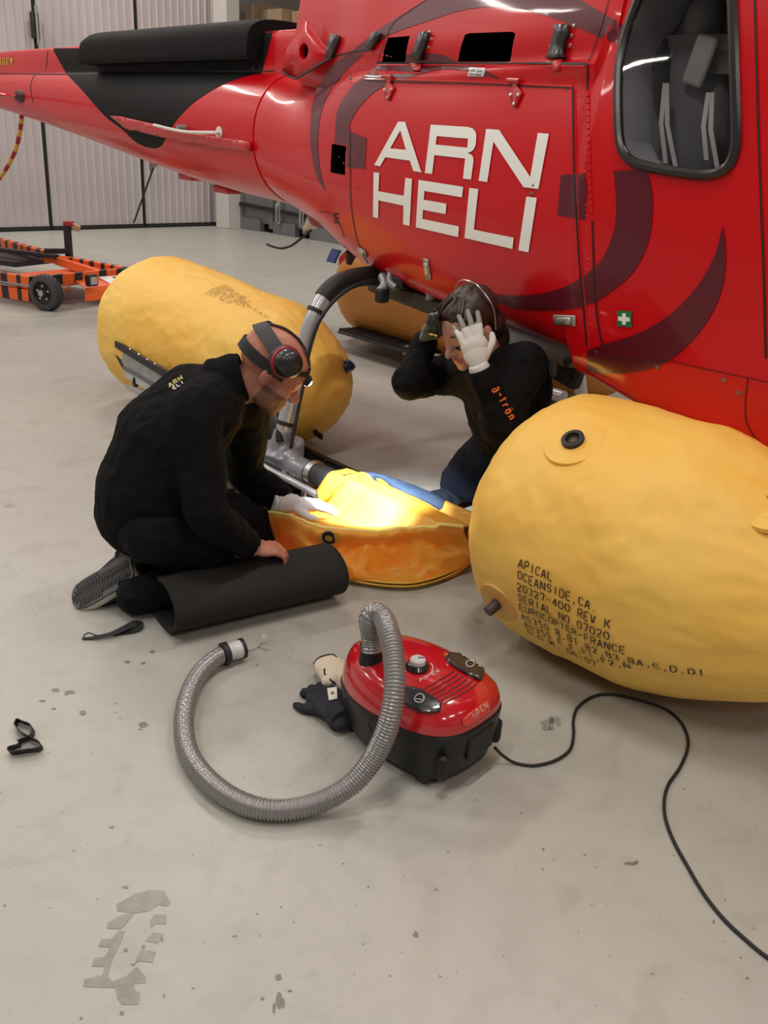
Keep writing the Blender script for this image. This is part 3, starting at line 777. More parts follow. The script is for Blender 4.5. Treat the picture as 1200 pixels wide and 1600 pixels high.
# placards
decal('placard', [rr(733, 107, 759, 108, 757, 120, 732, 119)], mat('placard_metal', (.6, .6, .6), .4, metal=.3), .0045, label='small silver data placard')
decal('placard_print', [rr(737, 110, 744, 110, 743, 112, 736, 112), rr(746, 111, 755, 111, 755, 113, 746, 113), rr(735, 115, 742, 115, 742, 117, 735, 117), rr(745, 115, 754, 116, 753, 118, 744, 118)], mat('placard_ink', (.2, .2, .2), .5), .0055)
decal('placard', [rr(376, 83, 390, 83, 388, 95, 374, 95)], mat('placard_white', (.7, .7, .7), .5), .0045, label='small white sticker on the spine cover')
decal('first_aid_sticker', [rr(966, 485, 988, 486, 988, 511, 966, 509)], mat('sticker_green', (.006, .19, .09), .35), .0045, label='green first aid sticker with a white cross')
decal('sticker_cross', [[(974, 489), (980, 489), (980, 495), (986, 495.5), (986, 502), (980, 501.5), (980, 507), (974, 506.5), (974, 501), (968, 500.5), (968, 494), (974, 494.5)]], WHITEV, .006)
decal('intake_rim', [], SEAM) if False else None
# E marking and DANGER lettering
decal('letter', [[(523, 332), (530, 334), (530, 336), (525, 335), (525, 339), (530, 341), (530, 343), (525, 342), (525, 346), (531, 348), (531, 350), (524, 348)]], SEAM, .004, label='small black letter E')
YEL = mat('yellow_vinyl', (.55, .38, .03), .4)
dl = {'A': [[(0, 1), (.4, 0), (.6, 0), (1, 1), (.75, 1), (.68, .75), (.32, .75), (.25, 1)]], 'N': [[(0, 1), (0, 0), (.3, 0), (.72, .6), (.72, 0), (1, 0), (1, 1), (.75, 1), (.28, .4), (.28, 1)]], 'G': [[(1, .25), (.7, .25), (.7, .2), (.3, .2), (.3, .8), (.7, .8), (.7, .62), (.5, .62), (.5, .45), (1, .45), (1, 1), (0, 1), (0, 0), (1, 0)]], 'E': [[(0, 0), (1, 0), (1, .2), (.3, .2), (.3, .4), (.85, .4), (.85, .6), (.3, .6), (.3, .8), (1, .8), (1, 1), (0, 1)]], 'R': [[(0, 0), (.8, 0), (1, .2), (1, .4), (.8, .58), (1, 1), (.7, 1), (.5, .62), (.28, .62), (.28, 1), (0, 1)]]}
x = -14.2
for ch in 'DANGER':
    wch = 5.2
    if ch in dl:
        for g in dl[ch]: decal('letter', [[(x + a * 4.4, 91 - .02 * x + b * 10.5) for a, b in g]], YEL, .004, step=3, label='yellow letter ' + ch)
    x += 6.1
# strake and antenna on the boom
st = [(176, 181), (190, 182), (300, 207), (393, 222), (395, 236), (300, 224), (200, 200)]
decal('boom_strake', [st], RED2, .012, thick=.022)
def wire(name, pts, r, m, **k): return MB().tube(catmull(pts, 6), r, 8).build(name, m, HELI)
a0 = hitn(343, 208, 0); nA_ = (-L).normalized()
ant = [a0 + nA_ * .002, a0 + nA_ * .05, hitn(300, 206, .06), hitn(257, 196, .07)]
wire('boom_antenna', ant, .009, WHITEP)
MB().lathe(a0, nA_, [(0, .035), (.006, .035), (.008, .02)], 20).build('antenna_base', WHITEP, HELI)
MB().cyl(hitn(291, 200, 0), hitn(291, 200, .06), .016).build('antenna_post', mat('grey_plastic', (.25, .25, .25), .5), HELI)
# black padded cover on the spine
secs = []
for x in (-7.02, -6.9, -6.4, -5.6, -4.95, -4.80, -4.73):
    e = -.0
    k = {-7.02: .9, -4.73: .97}.get(x, 1)
    secs.append((x, [(0, 1.90), (.24, 1.90), (.275, 1.905), (.28, 1.95), (.262, 1.90 + .15 * k), (.20, 1.90 + .20 * k), (.12, 1.90 + .215 * k), (0, 1.90 + .22 * k)]))
# keep the lower edge on the photograph's line: it falls slightly forward
secs = [(x, [(y, z - .035 * (x + 7.02) / 2.3 + .0) for y, z in s]) for x, s in secs]
vs, fs = loft(secs, 4, 4)
PAD = mat('black_pad', (.005, .0055, .006), .65, spec=.12, bump=.15, bscale=15)
mb = MB(); mb.add(vs, fs); o = mb.build('exhaust_cover', PAD, HELI)
MB().box(H(-4.9, -.02, 1.98), (.3, .3, .2), R3).build('cover_bracket', BLACKP, HELI, bevel=.03)
# stabiliser, hanging antennas
sr = atl(38, 150, -.20)
MB().ball(sr - U * .22 - L * .85, (.22, .95, .030), R3, 24).build('stabiliser', RED, HELI)
MB().ball(sr - U * .12 + L * .02, (.14, .05, .055), R3, 16).build('stabiliser_root', mat('root_dark', (.05, .012, .014), .5), HELI)
hs_ = catmull([atl(x, y, -.02) for x, y in ((34, 178), (33, 192), (30, 212), (24, 235), (14, 256), (2, 275), (-16, 296), (-40, 315))], 10)
hz = empty('striped_tube', hs_[-1], 'red and yellow striped tube hanging under the tail boom at the left edge', 'tube')
for k in range(0, len(hs_) - 5, 5): MB().tube(hs_[k:k + 6], .020, 12).build('red_section' if (k // 5) % 2 == 0 else 'yellow_section', mat('tube_red', (.35, .01, .02), .5) if (k // 5) % 2 == 0 else mat('tube_yellow', (.62, .42, .05), .5), hz)
def mast(px0, py0, px1, py1, ly, bend=None):
    a = atl(px0, py0, ly); b = atl(px1, py1, ly)
    o = MB().lathe(a + V((0, 0, .03)), (b - a), [(0, .045), (.03, .04), (.12, .012)], 14).build('belly_antenna', WHITEP if bend else mat('grey_plastic', (.25, .25, .25), .5), HELI)
    pts = [a, b] if not bend else [a + (b - a) * .3] + [atl(x, y, ly) for x, y in bend]
    MB().tube(catmull(pts, 6), .007, 8).build('antenna_whip', BLK, o)
mast(243, 253, 209, 348, .0)
mast(492, 352, 475, 368, -.1, [(484, 362), (470, 373), (455, 384), (440, 388), (428, 386), (417, 382)])
for px, py in ((300, 276), (355, 296)): MB().box(atl(px, py, 0) + V((0, 0, .0)), (.20, .12, .05), R3).build('belly_light', RED2, HELI, bevel=.02)
# ---- underside beam and gear
UND = mat('underside_black', (.03, .03, .032), .45)
def atx(px, py, lx):
    d = ray(px, py); p0 = O + U * lx; return CAM + d * ((p0 - CAM).dot(U) / d.dot(U))
for s_ in (-1, 1): MB().beam(H(-3.25, s_ * .52, .875), H(-1.80, s_ * .62, .78), .07, .07).build('keel_beam', UND, HELI, bevel=.01)
MB().cyl(atl(700, 478, -.62), atl(725, 492, -.62), .045).build('pipe_stub', mat('bottle_grey', (.30, .31, .32), .45), HELI)
mb = MB(); mb.lathe(atl(792, 524, -.66), U, [(0, .02), (.02, .055), (.30, .06), (.36, .055), (.40, .02)], 20)
mb.build('gas_bottle', mat('bottle_grey', (.30, .31, .32), .45), HELI)
for px, py in ((838, 548), (876, 562)): MB().box(atl(px, py, -.66), (.03, .09, .12), R3).build('bottle_clamp', mat('clamp_grey', (.2, .2, .21), .4, metal=.5), HELI, bevel=.006)
MB().beam(atl(805, 520, -.66), atl(910, 582, -.66), .05, .14).build('bottle_tray', UND, HELI, bevel=.01)
MB().lathe(atl(889, 565, -.74), -L, [(0, .018), (.01, .018), (.012, .008)]).build('tray_bolt', STEEL, HELI)
MB().beam(atl(700, 485, -.58), atl(905, 590, -.60), .05, .05).build('under_pipe', UND, HELI)
# fittings around the crosstube attachment
fg = mat('fitting_grey', (.32, .33, .35), .4, metal=.4)
MB().box(atx(608, 438, -3.2) + V((0, 0, -.0)), (.10, .12, .10), R3).build('tube_clamp', fg, HELI, bevel=.02)
mb = MB(); mb.tube(catmull([atl(598, 432, -.60), atl(602, 445, -.62), atl(594, 456, -.64)], 4), .022); mb.build('tube_bracket', fg, HELI); MB().tube(catmull([atl(612, 425, -.60), atl(610, 440, -.62), atl(620, 450, -.62)], 4), .018).build('tube_bracket', fg, HELI)
MB().box(atl(597, 462, -.64), (.05, .05, .06), R3).build('bracket_block', BLK, HELI, bevel=.01); MB().box(atl(626, 441, -.6), (.07, .05, .05), R3).build('bracket_block', BLK, HELI, bevel=.01)
MB().cyl(atl(672, 445, -.6), atl(674, 468, -.6), .022).build('drain_fitting', fg, HELI)
mb = MB(); mb.ribbon([atl(526, 390, -.3), atl(520, 402, -.32), atl(517, 410, -.33)], U * .07, .01); mb.build('blue_tag', mat('tag_blue', (.01, .03, .25), .5), HELI)
mb = MB(); mb.ribbon([atl(545, 396, -.35), atl(538, 400, -.35), atl(530, 408, -.36)], V((0, 0, .035)), .008); mb.build('red_tag', mat('tag_red', (.5, .01, .02), .5), HELI)
MB().cyl(atl(549, 395, -.40), atl(545, 412, -.40), .03, .015).build('drain_mast', BLK, HELI)
# crosstube
ctp = [(432, 706), (440, 680), (450, 645), (462, 592), (474, 545), (487, 503), (503, 470), (522, 448), (548, 436), (578, 431), (606, 431)]
cw = [atx(x, y, -3.2) for x, y in ctp]
print('CT', [tuple(round(c, 2) for c in hl(p)) for p in cw])
path = catmull(cw + [H(-3.2, -.2, hl(cw[-1]).z + .0)], 8)
TUBEM = mat('tube_silver', (.50, .51, .53), .30, metal=.45, coat=.3)
path2 = [H(-3.2, -hl(p).y, hl(p).z) for p in path]
MB().tube(path, .037, 20).build('cross_tube', TUBEM, HELI)
MB().tube(path2, .037, 20).build('cross_tube', TUBEM, HELI)
i0 = int(len(path) * 6.1 / 11); i1 = int(len(path) * 9.6 / 11)
MB().tube(path[i0:i1], .043, 20).build('tube_sleeve', BLK, HELI)
MB().tube(path[i1 - 3:i1 + 3], .05, 20).build('tube_collar', mat('collar_dark', (.05, .05, .05), .4), HELI)
hp = catmull([atx(x, y, -3.13) for x, y in ((452, 712), (456, 690), (460, 672), (468, 630), (478, 585), (484, 545), (496, 508), (515, 478), (540, 455), (570, 441), (600, 436))], 6)
MB().tube(hp, .008, 10).build('inflation_hose', BLK, HELI)
for k in (.16, .35, .54, .70):
    p = path[int(k * 11 / 11 * (len(path) - 8))]; q_ = path[int(k * (len(path) - 8)) + 1]; d = (q_ - p).normalized()
    o = MB().lathe(p, d, [(0, .040), (.002, .0425), (.016, .0425), (.018, .040)], 24).build('tube_tie', BLK, HELI)
sp_ = atx(434, 712, -3.2)
sl = hl(sp_); SKY, SKZ = -1.045, .125
print('SADDLE', sl)
# saddle casting
mb = MB(); tp = path[5]; dd = (path[5] - path[0]).normalized()
mb.tube([path[5] + dd * .06, path[4], H(-3.2, SKY + .02, .20), H(-3.2, SKY, .13)], [.040, .045, .085, .10], 20)
mb.cyl(H(-3.42, SKY, SKZ), H(-2.98, SKY, SKZ), .052)
mb.ball(H(-3.2, SKY, .14), (.16, .055, .07), R3)
me = blob(mb, .008, 5); mobj('saddle', me, GREYP, HELI)
for dx, dz in ((-.12, .12), (-.16, .10), (.10, .10), (.15, .09)): MB().lathe(H(-3.2 + dx, SKY - .045, dz), -L, [(0, .016), (.014, .016), (.018, .008)], 12).build('saddle_bolt', STEEL, HELI)
# skids
for s in (-1, 1):
    MB().tube([H(-4.75, s * 1.045, SKZ), H(-2.33 if s < 0 else -3.3, s * 1.045, SKZ)], .038, 16).build('skid_tube', TUBEM, HELI)
MB().tube([H(-1.6, -1.045, SKZ), H(-1.2, -1.045, SKZ)], .038, 16).build('skid_tube', TUBEM, HELI)
MB().tube([H(-2.97, SKY, SKZ + .015), H(-2.3, SKY, SKZ + .012)], .050, 18).build('skid_pad', mat('pad_black', (.03, .032, .035), .6), HELI)
for x in (-2.96, -2.66): MB().lathe(H(x, SKY, SKZ + .012), U, [(0, .052), (.001, .056), (.034, .056), (.035, .052)], 24).build('skid_clamp', STEEL, HELI); MB().box(H(x + .017, SKY - .05, SKZ - .06), (.034, .03, .06), R3).build('clamp_foot', STEEL, HELI, bevel=.005)
# stainless pipe alongside
MB().tube([H(-3.45, SKY - .06, .085), H(-2.2, SKY - .06, .085)], .017, 12).build('air_pipe', TUBEM, HELI)
mb = MB(); v0 = hp[0]
mb.tube(catmull([hp[1], hp[0] + V((0, 0, -.02)), H(-3.08, -1.0, .14), H(-3.1, -1.02, .10)], 5), .013, 10); mb.build('hose_fitting', STEEL, HELI)
# bear paw plates
PAW = mat('paw_black', (.014, .015, .016), .42, bump=.1, bscale=50)
def paw(x0, x1, y0, y1, z, name='bear_paw'):
    mb = MB(); c = .07
    poly = [(x0 + c, y0), (x1 - c, y0), (x1, y0 + c), (x1, y1 - c), (x1 - c, y1), (x0 + c, y1), (x0, y1 - c), (x0, y0 + c)]
    mb.prism([H(a, b, z) for a, b in poly], V((0, 0, .018)))
    o = mb.build(name, PAW, HELI, smooth=False, bevel=.004)
    mb = MB()
    n = 6
    for i in range(n + 1):
        y = y0 + .05 + (y1 - y0 - .1) * i / n
        mb.beam(H(x0 + .05, y, z + .024), H(x1 - .05, y, z + .024), .016, .014)
    for i in range(7):
        x = x0 + .07 + (x1 - x0 - .14) * i / 6
        mb.beam(H(x - .03, y0 + .04, z + .024), H(x + .03, y1 - .04, z + .024), .014, .012)
    mb.build('paw_rib', PAW, o, smooth=False)
paw(-3.95, -2.98, -1.40, -.66, .006)
paw(-5.5, -4.55, .95, 1.27, .13, 'bear_paw')
# ------------------------------------------------------------------ emergency floats
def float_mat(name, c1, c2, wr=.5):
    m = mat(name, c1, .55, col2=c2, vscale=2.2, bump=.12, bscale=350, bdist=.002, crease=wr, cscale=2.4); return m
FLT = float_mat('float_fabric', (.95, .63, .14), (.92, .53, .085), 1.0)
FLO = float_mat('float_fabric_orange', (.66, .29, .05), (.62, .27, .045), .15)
INK = mat('stencil_ink', (.035, .02, .015), .6)
GL = {  # strokes on a 4 x 6 cell, cut like a stencil
 'A': [(0, 6, 1.7, .3), (2.3, .3, 4, 6), (1.2, 4, 2.8, 4)], 'P': [(0, 0, 0, 6), (.9, 0, 3, 0), (3, 0, 4, 1), (4, 1, 4, 2.2), (4, 2.2, 3, 3.2), (3, 3.2, .9, 3.2)],
 'I': [(2, 0, 2, 6)], 'C': [(3.8, 1.4, 2.6, 0), (1.6, 0, 0, 1.6), (0, 1.6, 0, 4.4), (0, 4.4, 1.6, 6), (2.6, 6, 3.8, 4.6)], 'L': [(0, 0, 0, 6), (1, 6, 3.8, 6)],
 'O': [(1.5, 0, 0, 1.6), (0, 1.6, 0, 4.4), (0, 4.4, 1.5, 6), (2.5, 0, 4, 1.6), (4, 1.6, 4, 4.4), (4, 4.4, 2.5, 6)], 'E': [(0, 0, 0, 6), (1, 0, 3.8, 0), (1, 3, 3, 3), (1, 6, 3.8, 6)],
 'N': [(0, 0, 0, 6), (.9, .8, 3.1, 5.2), (4, 0, 4, 6)], 'S': [(3.8, 1.2, 2.6, 0), (1.6, 0, .2, 1.2), (.2, 1.2, .8, 2.6), (.8, 2.6, 3.2, 3.4), (3.2, 3.4, 3.8, 4.8), (3.8, 4.8, 2.5, 6), (1.6, 6, .2, 4.8)],
 'D': [(0, 0, 0, 6), (1, 0, 2.6, 0), (2.6, 0, 4, 1.6), (4, 1.6, 4, 4.4), (4, 4.4, 2.6, 6), (2.6, 6, 1, 6)], 'R': [(0, 0, 0, 6), (1, 0, 3, 0), (3, 0, 4, 1), (4, 1, 4, 2), (4, 2, 3, 3), (3, 3, 1, 3), (2, 3.4, 4, 6)],
 'V': [(0, 0, 1.7, 5.7), (2.3, 5.7, 4, 0)], 'K': [(0, 0, 0, 6), (1, 3, 3.8, 0), (1.6, 3.2, 3.8, 6)], 'U': [(0, 0, 0, 4.6), (0, 4.6, 1.5, 6), (2.5, 6, 4, 4.6), (4, 4.6, 4, 0)],
 'T': [(0, 0, 1.6, 0), (2.4, 0, 4, 0), (2, .7, 2, 6)], 'F': [(0, 0, 0, 6), (1, 0, 3.8, 0), (1, 3, 3, 3)], 'B': [(0, 0, 0, 6), (1, 0, 3, 0), (3, 0, 3.8, 1.2), (3.8, 1.2, 3, 2.8), (1, 3, 3, 3), (3, 3, 4, 4.4), (4, 4.4, 3, 6), (3, 6, 1, 6)],
 'M': [(0, 0, 0, 6), (.5, .4, 1.9, 3), (2.1, 3, 3.5, .4), (4, 0, 4, 6)], 'X': [(0, 0, 4, 6), (4, 0, 0, 6)],
 '0': [(1.5, 0, 0, 1.6), (0, 1.6, 0, 4.4), (0, 4.4, 1.5, 6), (2.5, 0, 4, 1.6), (4, 1.6, 4, 4.4), (4, 4.4, 2.5, 6)], '1': [(2, 0, 2, 6), (2, 0, 1.2, 1)], '2': [(.1, 1.3, 1.5, 0), (2.5, 0, 3.9, 1.4), (3.9, 1.4, 3.2, 3), (3.2, 3, .2, 5.5), (.4, 6, 3.9, 6)],
 '3': [(.2, 1, 1.5, 0), (2.5, 0, 3.8, 1.4), (3.8, 1.4, 2.4, 3), (2.4, 3, 3.9, 4.4), (3.9, 4.4, 2.5, 6), (1.5, 6, .2, 5)], '7': [(0, 0, 4, 0), (4, .4, 1.6, 6)], '-': [(.4, 3, 3.6, 3)],
 '4': [(3, 6, 3, 0), (2.6, .6, .2, 3.8), (.2, 4.2, 2.3, 4.2)], '5': [(3.8, 0, .4, 0), (.3, .4, .3, 2.6), (1, 2.5, 2.8, 2.5), (2.8, 2.5, 3.9, 3.8), (3.9, 3.8, 2.6, 6), (1.6, 6, .2, 5)], '6': [(3.6, .8, 2.4, 0), (1.5, 0, 0, 2), (0, 2, 0, 4.6), (0, 4.6, 1.5, 6), (2.5, 6, 3.9, 4.6), (3.9, 4.6, 2.6, 3), (2.6, 3, 1, 3)],
 '.': [(1.7, 5.6, 2.3, 5.6), (1.7, 6, 2.3, 6)], ',': [(1.7, 5.4, 2.3, 5.4), (2.2, 5.6, 1.5, 7)], ' ': []}
TEXT = ['APICAL', 'OCEANSIDE,CA.', '20327-400 REV K', 'SERIAL NO.07020', 'EUROCOPTER-FRANCE', 'AS350 B,B1,B2,B3,BA,C,D,D1', 'AS355 E,F,F1,F2,N', 'D.O.M. 06-07']
class Float:
    def __init__(s, x0, x1, y, dy, z, dz, R0, R1, e0, e1, p, Rq=0, p2=None, wr=.004, seed=0, sy=1):
        s.q = (x0, x1, y, dy, z, dz, R0, R1, e0, e1, p, Rq, p2 or p); s.wr = wr; s.seed = seed; s.sy = sy
    def S(s, t, th, off=0):
        x0, x1, y, dy, z, dz, R0, R1, e0, e1, p, Rq, p2 = s.q
        x = x0 + (x1 - x0) * t; f = 1.0
        a, b = (x - x0) / e0, (x1 - x) / e1
        if a < 1: f *= max(0, 1 - (1 - max(a, 0)) ** p) ** (1 / p)
        if b < 1: f *= max(0, 1 - (1 - max(b, 0)) ** p2) ** (1 / p2)
        r = (R0 + (R1 - R0) * t + Rq * 4 * t * (1 - t)) * f
        endk = (1 - f)
        q = V((x * 2.2 + s.seed, cos(th) * 1.4, sin(th) * 1.4))
        r += s.wr * (noise.noise(q * 1.6) * 1.3 + .55 * (1 - 2 * abs(noise.noise(q * 3.4 + V((0, 0, s.seed))))) + .20 * (1 - 3 * abs(noise.noise(q * 7.5 + V((5, 0, s.seed)))))) * min(1, f * 1.5)
        if f < .985: r += s.wr * .9 * noise.noise(V((th * 3.5, x * 2, s.seed))) * min(1, f * 2)       # gathers towards the ends
        r += off
        zz = z + dz * t + r * sin(th)
        return H(x, y + dy * t + s.sy * r * cos(th), max(zz, .003))
    def build(s, root, m, nt=220, nth=180):
        rows = []
        for i in range(nt + 1):
            t = (1 - cos(pi * i / nt)) / 2
            rows.append([s.S(t, 2 * pi * k / nth) for k in range(nth)])
        vs = [p for r in rows for p in r]
        fs = [(i * nth + k, i * nth + (k + 1) % nth, (i + 1) * nth + (k + 1) % nth, (i + 1) * nth + k) for i in range(nt) for k in range(nth)]
        mb = MB(); mb.add(vs, fs); o = mb.build('inflated_tube', m, root)
        s.bv = BVHTree.FromPolygons(vs, fs); return o
    def find(s, px, py):
        p, n = hit(px, py, s.bv)
        if p is None: return None
        x0, x1, y, dy, z, dz = s.q[:6]; h = hl(p); t = (h.x - x0) / (x1 - x0)
        return t, math.atan2(h.z - z - dz * t, s.sy * (h.y - y - dy * t))
    def text(s, root, a, b, xend, rot=False, name='stencil_text', sw=.085):
        # a, b = pixels of first and last row starts; xend = pixel at the end of the longest row
        (t0, th0), (t1, th1), (t2, _) = s.find(*a), s.find(*b), s.find(*xend)
        n = max(len(r) for r in TEXT); dt = (t2 - t0) / n
        if th1 - th0 > pi: th1 -= 2 * pi
        if th0 - th1 > pi: th1 += 2 * pi
        mb = MB(); Lx = s.q[1] - s.q[0]; Rm = (s.q[6] + s.q[7]) / 2
        rowa = (th1 - th0) / (len(TEXT) - 1)
        ch, cw = rowa * .70, dt * .66
        for r, row in enumerate(TEXT):
            for c, chh in enumerate(row):
                for (xa, ya, xb, yb) in GL[chh]:
                    A = V((t0 + c * dt + xa / 4 * cw, th0 + r * rowa + ya / 6 * ch)); B = V((t0 + c * dt + xb / 4 * cw, th0 + r * rowa + yb / 6 * ch))
                    # to metres
                    am = V((A[0] * Lx, A[1] * Rm)); bm_ = V((B[0] * Lx, B[1] * Rm)); d = bm_ - am
                    if d.length < 1e-6: continue
                    d.normalize(); nn = V((-d.y, d.x)) * abs(dt * Lx) * sw
                    quad = []
                    m_ = max(1, int((bm_ - am).length / .012))
                    for k in range(m_ + 1):
                        c0 = am.lerp(bm_, k / m_)
                        for sg in (-1, 1):
                            q = c0 + nn * sg; quad.append(s.S(q[0] / Lx, q[1] / Rm, .0035))
                    mb.add(quad, [(2 * k, 2 * k + 1, 2 * k + 3, 2 * k + 2) for k in range(m_)])
        return mb.build(name, INK, root, smooth=False)
    def port(s, root, px, py, r, ring=True, hub=True):
        t, th = s.find(px, py); p = s.S(t, th); n = (s.S(t, th, .02) - p).normalized()
        if ring:
            MB().lathe(p - n * .012, n, [(0, r * 2.7), (.011, r * 2.65), (.013, r * 2.4)], 40).build('port_patch', s.m, root)
        if not hub: MB().lathe(p - n * .008, n, [(0, r * 1.5), (.009, r * 1.5), (.011, r * 1.4)], 36).build('port_patch', s.m, root); return p, n
        o = MB().lathe(p - n * .004, n, [(0, r), (.016, r), (.018, r * .9), (.018, r * .62), (.008, r * .55), (.008, r * .1)], 32).build('inflation_port', BLK, root)
        MB().lathe(p + n * .002, n, [(0, r * .5), (.007, r * .5), (.009, r * .42), (.004, r * .34), (.004, .001)], 20).build('port_ring', mat('bronze', (.10, .07, .05), .4, metal=.7), o)
        return p, n
fr_ = empty('emergency_float', H(-1.0, -1.0, 0), 'largest yellow inflated float, at the right edge, with black stencilled text on its side', 'float', 'inflated helicopter floats')
f1 = Float(-1.832, -.536, -1.032, .02, .394, .029, .383, .326, .253, .68, 2.063, .038, 1.537, wr=.0065, seed=3); f1.m = FLT
f1.build(fr_, FLT)
f1.text(fr_, (813, 872), (811, 975), (1110, 1062))
f1.port(fr_, 896, 689, .032)
f1.port(fr_, 1208, 793, .03, hub=False)
t, th = f1.find(1197, 777)
mb = MB()
for k, (a0, l0) in enumerate(((0, .05), (.008, .03))):
    q0 = [f1.S(t + (i / 4) * l0 / 1.3 + .012 * k, th + a0 * -3.2, .004) for i in range(5)]; q1 = [f1.S(t + (i / 4) * l0 / 1.3 + .012 * k, th + a0 * -3.2 - .009, .004) for i in range(5)]
    MB().grid([q0, q1]).build('stencil_mark', INK, fr_)
t, th = f1.find(779, 941); p = f1.S(t, th); n = (f1.S(t, th, .02) - p).normalized()
MB().lathe(p - n * .012, n, [(0, .07), (.015, .068), (.017, .06)], 30).build('port_patch', mat('float_patch', (.72, .40, .08), .5), fr_)
MB().cyl(p, p + n * .045, .018, .016).build('relief_valve', mat('valve_dark', (.05, .03, .03), .5), fr_)
fl_ = empty('emergency_float', H(-4.2, -.75, 0), 'yellow inflated float lying left, behind the kneeling man with ear muffs', 'float', 'inflated helicopter floats')
f2 = Float(-5.005, -3.32, -.812, .125, .423, -.077, .416, .341, .24, .499, 2.055, wr=.008, seed=11); f2.m = FLT
f2.build(fl_, FLT)
f2.text(fl_, (350, 446), (325, 459), (442, 489), sw=.05)
t, th = f2.find(540, 577); p = f2.S(t, th); n = (f2.S(t, th, .02) - p).normalized()
MB().lathe(p - n * .01, n, [(0, .02), (.03, .02), (.032, .03), (.05, .03), (.052, .01)], 16).build('blue_valve', mat('valve_blue', (.01, .03, .12), .4), fl_)
t, th = f2.find(490, 674); p = f2.S(t, th)
MB().ribbon([p, p + U * .05 + V((0, 0, -.01)), p + U * .10 - L * .02], V((0, 0, .03)), .006).build('pull_tab', mat('tab_dark', (.03, .01, .015), .6), fl_)
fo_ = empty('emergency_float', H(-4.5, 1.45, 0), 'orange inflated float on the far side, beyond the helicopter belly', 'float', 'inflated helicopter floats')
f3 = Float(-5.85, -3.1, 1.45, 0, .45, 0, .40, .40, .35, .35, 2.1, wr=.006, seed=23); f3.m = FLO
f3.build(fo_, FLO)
# aluminium girt rail of the left float, with black lacing edge
P = lambda x, y, ly: atl(x, y, ly)
rail = empty('skid_fairing', at(200, 600, z=0), 'grey metal rail with a black edge running along the left yellow float', 'rail')
LY = -1.17
top = [(183, 534), (215, 556), (255, 578), (300, 606)]
def rquad(name, a, b, m, off=0, th=.008):
    mb = MB(); A = [P(x, y, LY - off) for x, y in a]; B = [P(x, y, LY - off) for x, y in b]
    mb.grid([A, B]); return mb.build(name, m, rail, smooth=False, solid=th)
rquad('laced_edge', [(182, 532), (220, 556), (278, 588), (330, 618)], [(182, 542), (220, 566), (270, 596), (320, 625)], BLK, .01, .02)
MB().tube([P(183, 532, LY), P(180, 548, LY), P(193, 572, LY)], .012, 8).build('edge_piping', BLK, rail)
rquad('side_panel', [(184, 542), (220, 566), (270, 596), (330, 630)], [(193, 571), (222, 587), (250, 603), (310, 640)], ALU)
rquad('lower_strip', [(192, 571), (222, 587), (250, 603), (310, 640)], [(193, 577), (222, 593), (246, 608), (300, 645)], mat('strip_grey', (.12, .13, .14), .5), .004)
rquad('keel_panel', [(194, 577), (222, 593), (246, 608), (300, 645)], [(197, 590), (215, 600), (236, 612), (280, 650)], mat('panel_pale', (.48, .50, .50), .45))
for x, y in ((203, 546), (217, 554), (230, 562), (242, 569), (254, 577)): MB().lathe(P(x, y, LY - .012), -L, [(0, .006), (.004, .005)], 8).build('eyelet', STEEL, rail)
MB().ball(P(212, 597, LY), (.018, .01, .03)).build('fixing_bolt', BLK, rail)
# dark folded cover flap by the saddle
mb = MB()
cf = [[(388, 668), (398, 664), (408, 656), (418, 646), (424, 636), (429, 640), (436, 655), (438, 668)], [(396, 680), (406, 676), (414, 668), (422, 662), (428, 658), (433, 662), (438, 672), (440, 682)], [(410, 690), (416, 690), (422, 688), (428, 690), (432, 690), (436, 690), (440, 690), (444, 692)]]
rows = [[P(x, y, -.98 + .05 * sin(j * .9) - .03 * i) for j, (x, y) in enumerate(r)] for i, r in enumerate(cf)]
mb.grid([catmull(r, 4) for r in rows]); mb.build('folded_cover', mat('cover_black', (.016, .018, .02), .55), HELI, solid=.02)
# ------------------------------------------------------------------ deflated float being repaired
fabm = bpy.data.materials.new('wet_float_fabric'); fabm.use_nodes = True
nt = fabm.node_tree; N = nt.nodes; K = nt.links; b = N['Principled BSDF']; tc = N.new('ShaderNodeTexCoord')
n = N.new('ShaderNodeTexNoise'); n.inputs['Scale'].default_value = 5; n.inputs['Detail'].default_value = 4; K.new(tc.outputs['Object'], n.inputs['Vector'])
r = N.new('ShaderNodeValToRGB'); r.color_ramp.elements[0].color = (.88, .56, .06, 1); r.color_ramp.elements[1].color = (.92, .74, .15, 1); r.color_ramp.elements[0].position = .3; r.color_ramp.elements[1].position = .7
K.new(n.outputs['Fac'], r.inputs[0]); K.new(r.outputs[0], b.inputs['Base Color']); b.inputs['Roughness'].default_value = .42
n2 = N.new('ShaderNodeTexNoise'); n2.noise_type = 'RIDGED_MULTIFRACTAL'; n2.inputs['Scale'].default_value = 6; n2.inputs['Detail'].default_value = 2; n2.inputs['Distortion'].default_value = .8; K.new(tc.outputs['Object'], n2.inputs['Vector'])
bp = N.new('ShaderNodeBump'); bp.inputs['Strength'].default_value = .5; bp.inputs['Distance'].default_value = .02; K.new(n2.outputs['Fac'], bp.inputs['Height']); K.new(bp.outputs[0], b.inputs['Normal'])
tl = N.new('ShaderNodeBsdfTranslucent'); tl.inputs[0].default_value = (1, .45, .02, 1); mx = N.new('ShaderNodeMixShader'); mx.inputs[0].default_value = .5
K.new(b.outputs[0], mx.inputs[1]); K.new(tl.outputs[0], mx.inputs[2]); K.new(mx.outputs[0], N['Material Output'].inputs[0])
df = empty('deflated_float', at(590, 880, z=0), 'crumpled yellow deflated float spread on the floor between the two men', 'float')
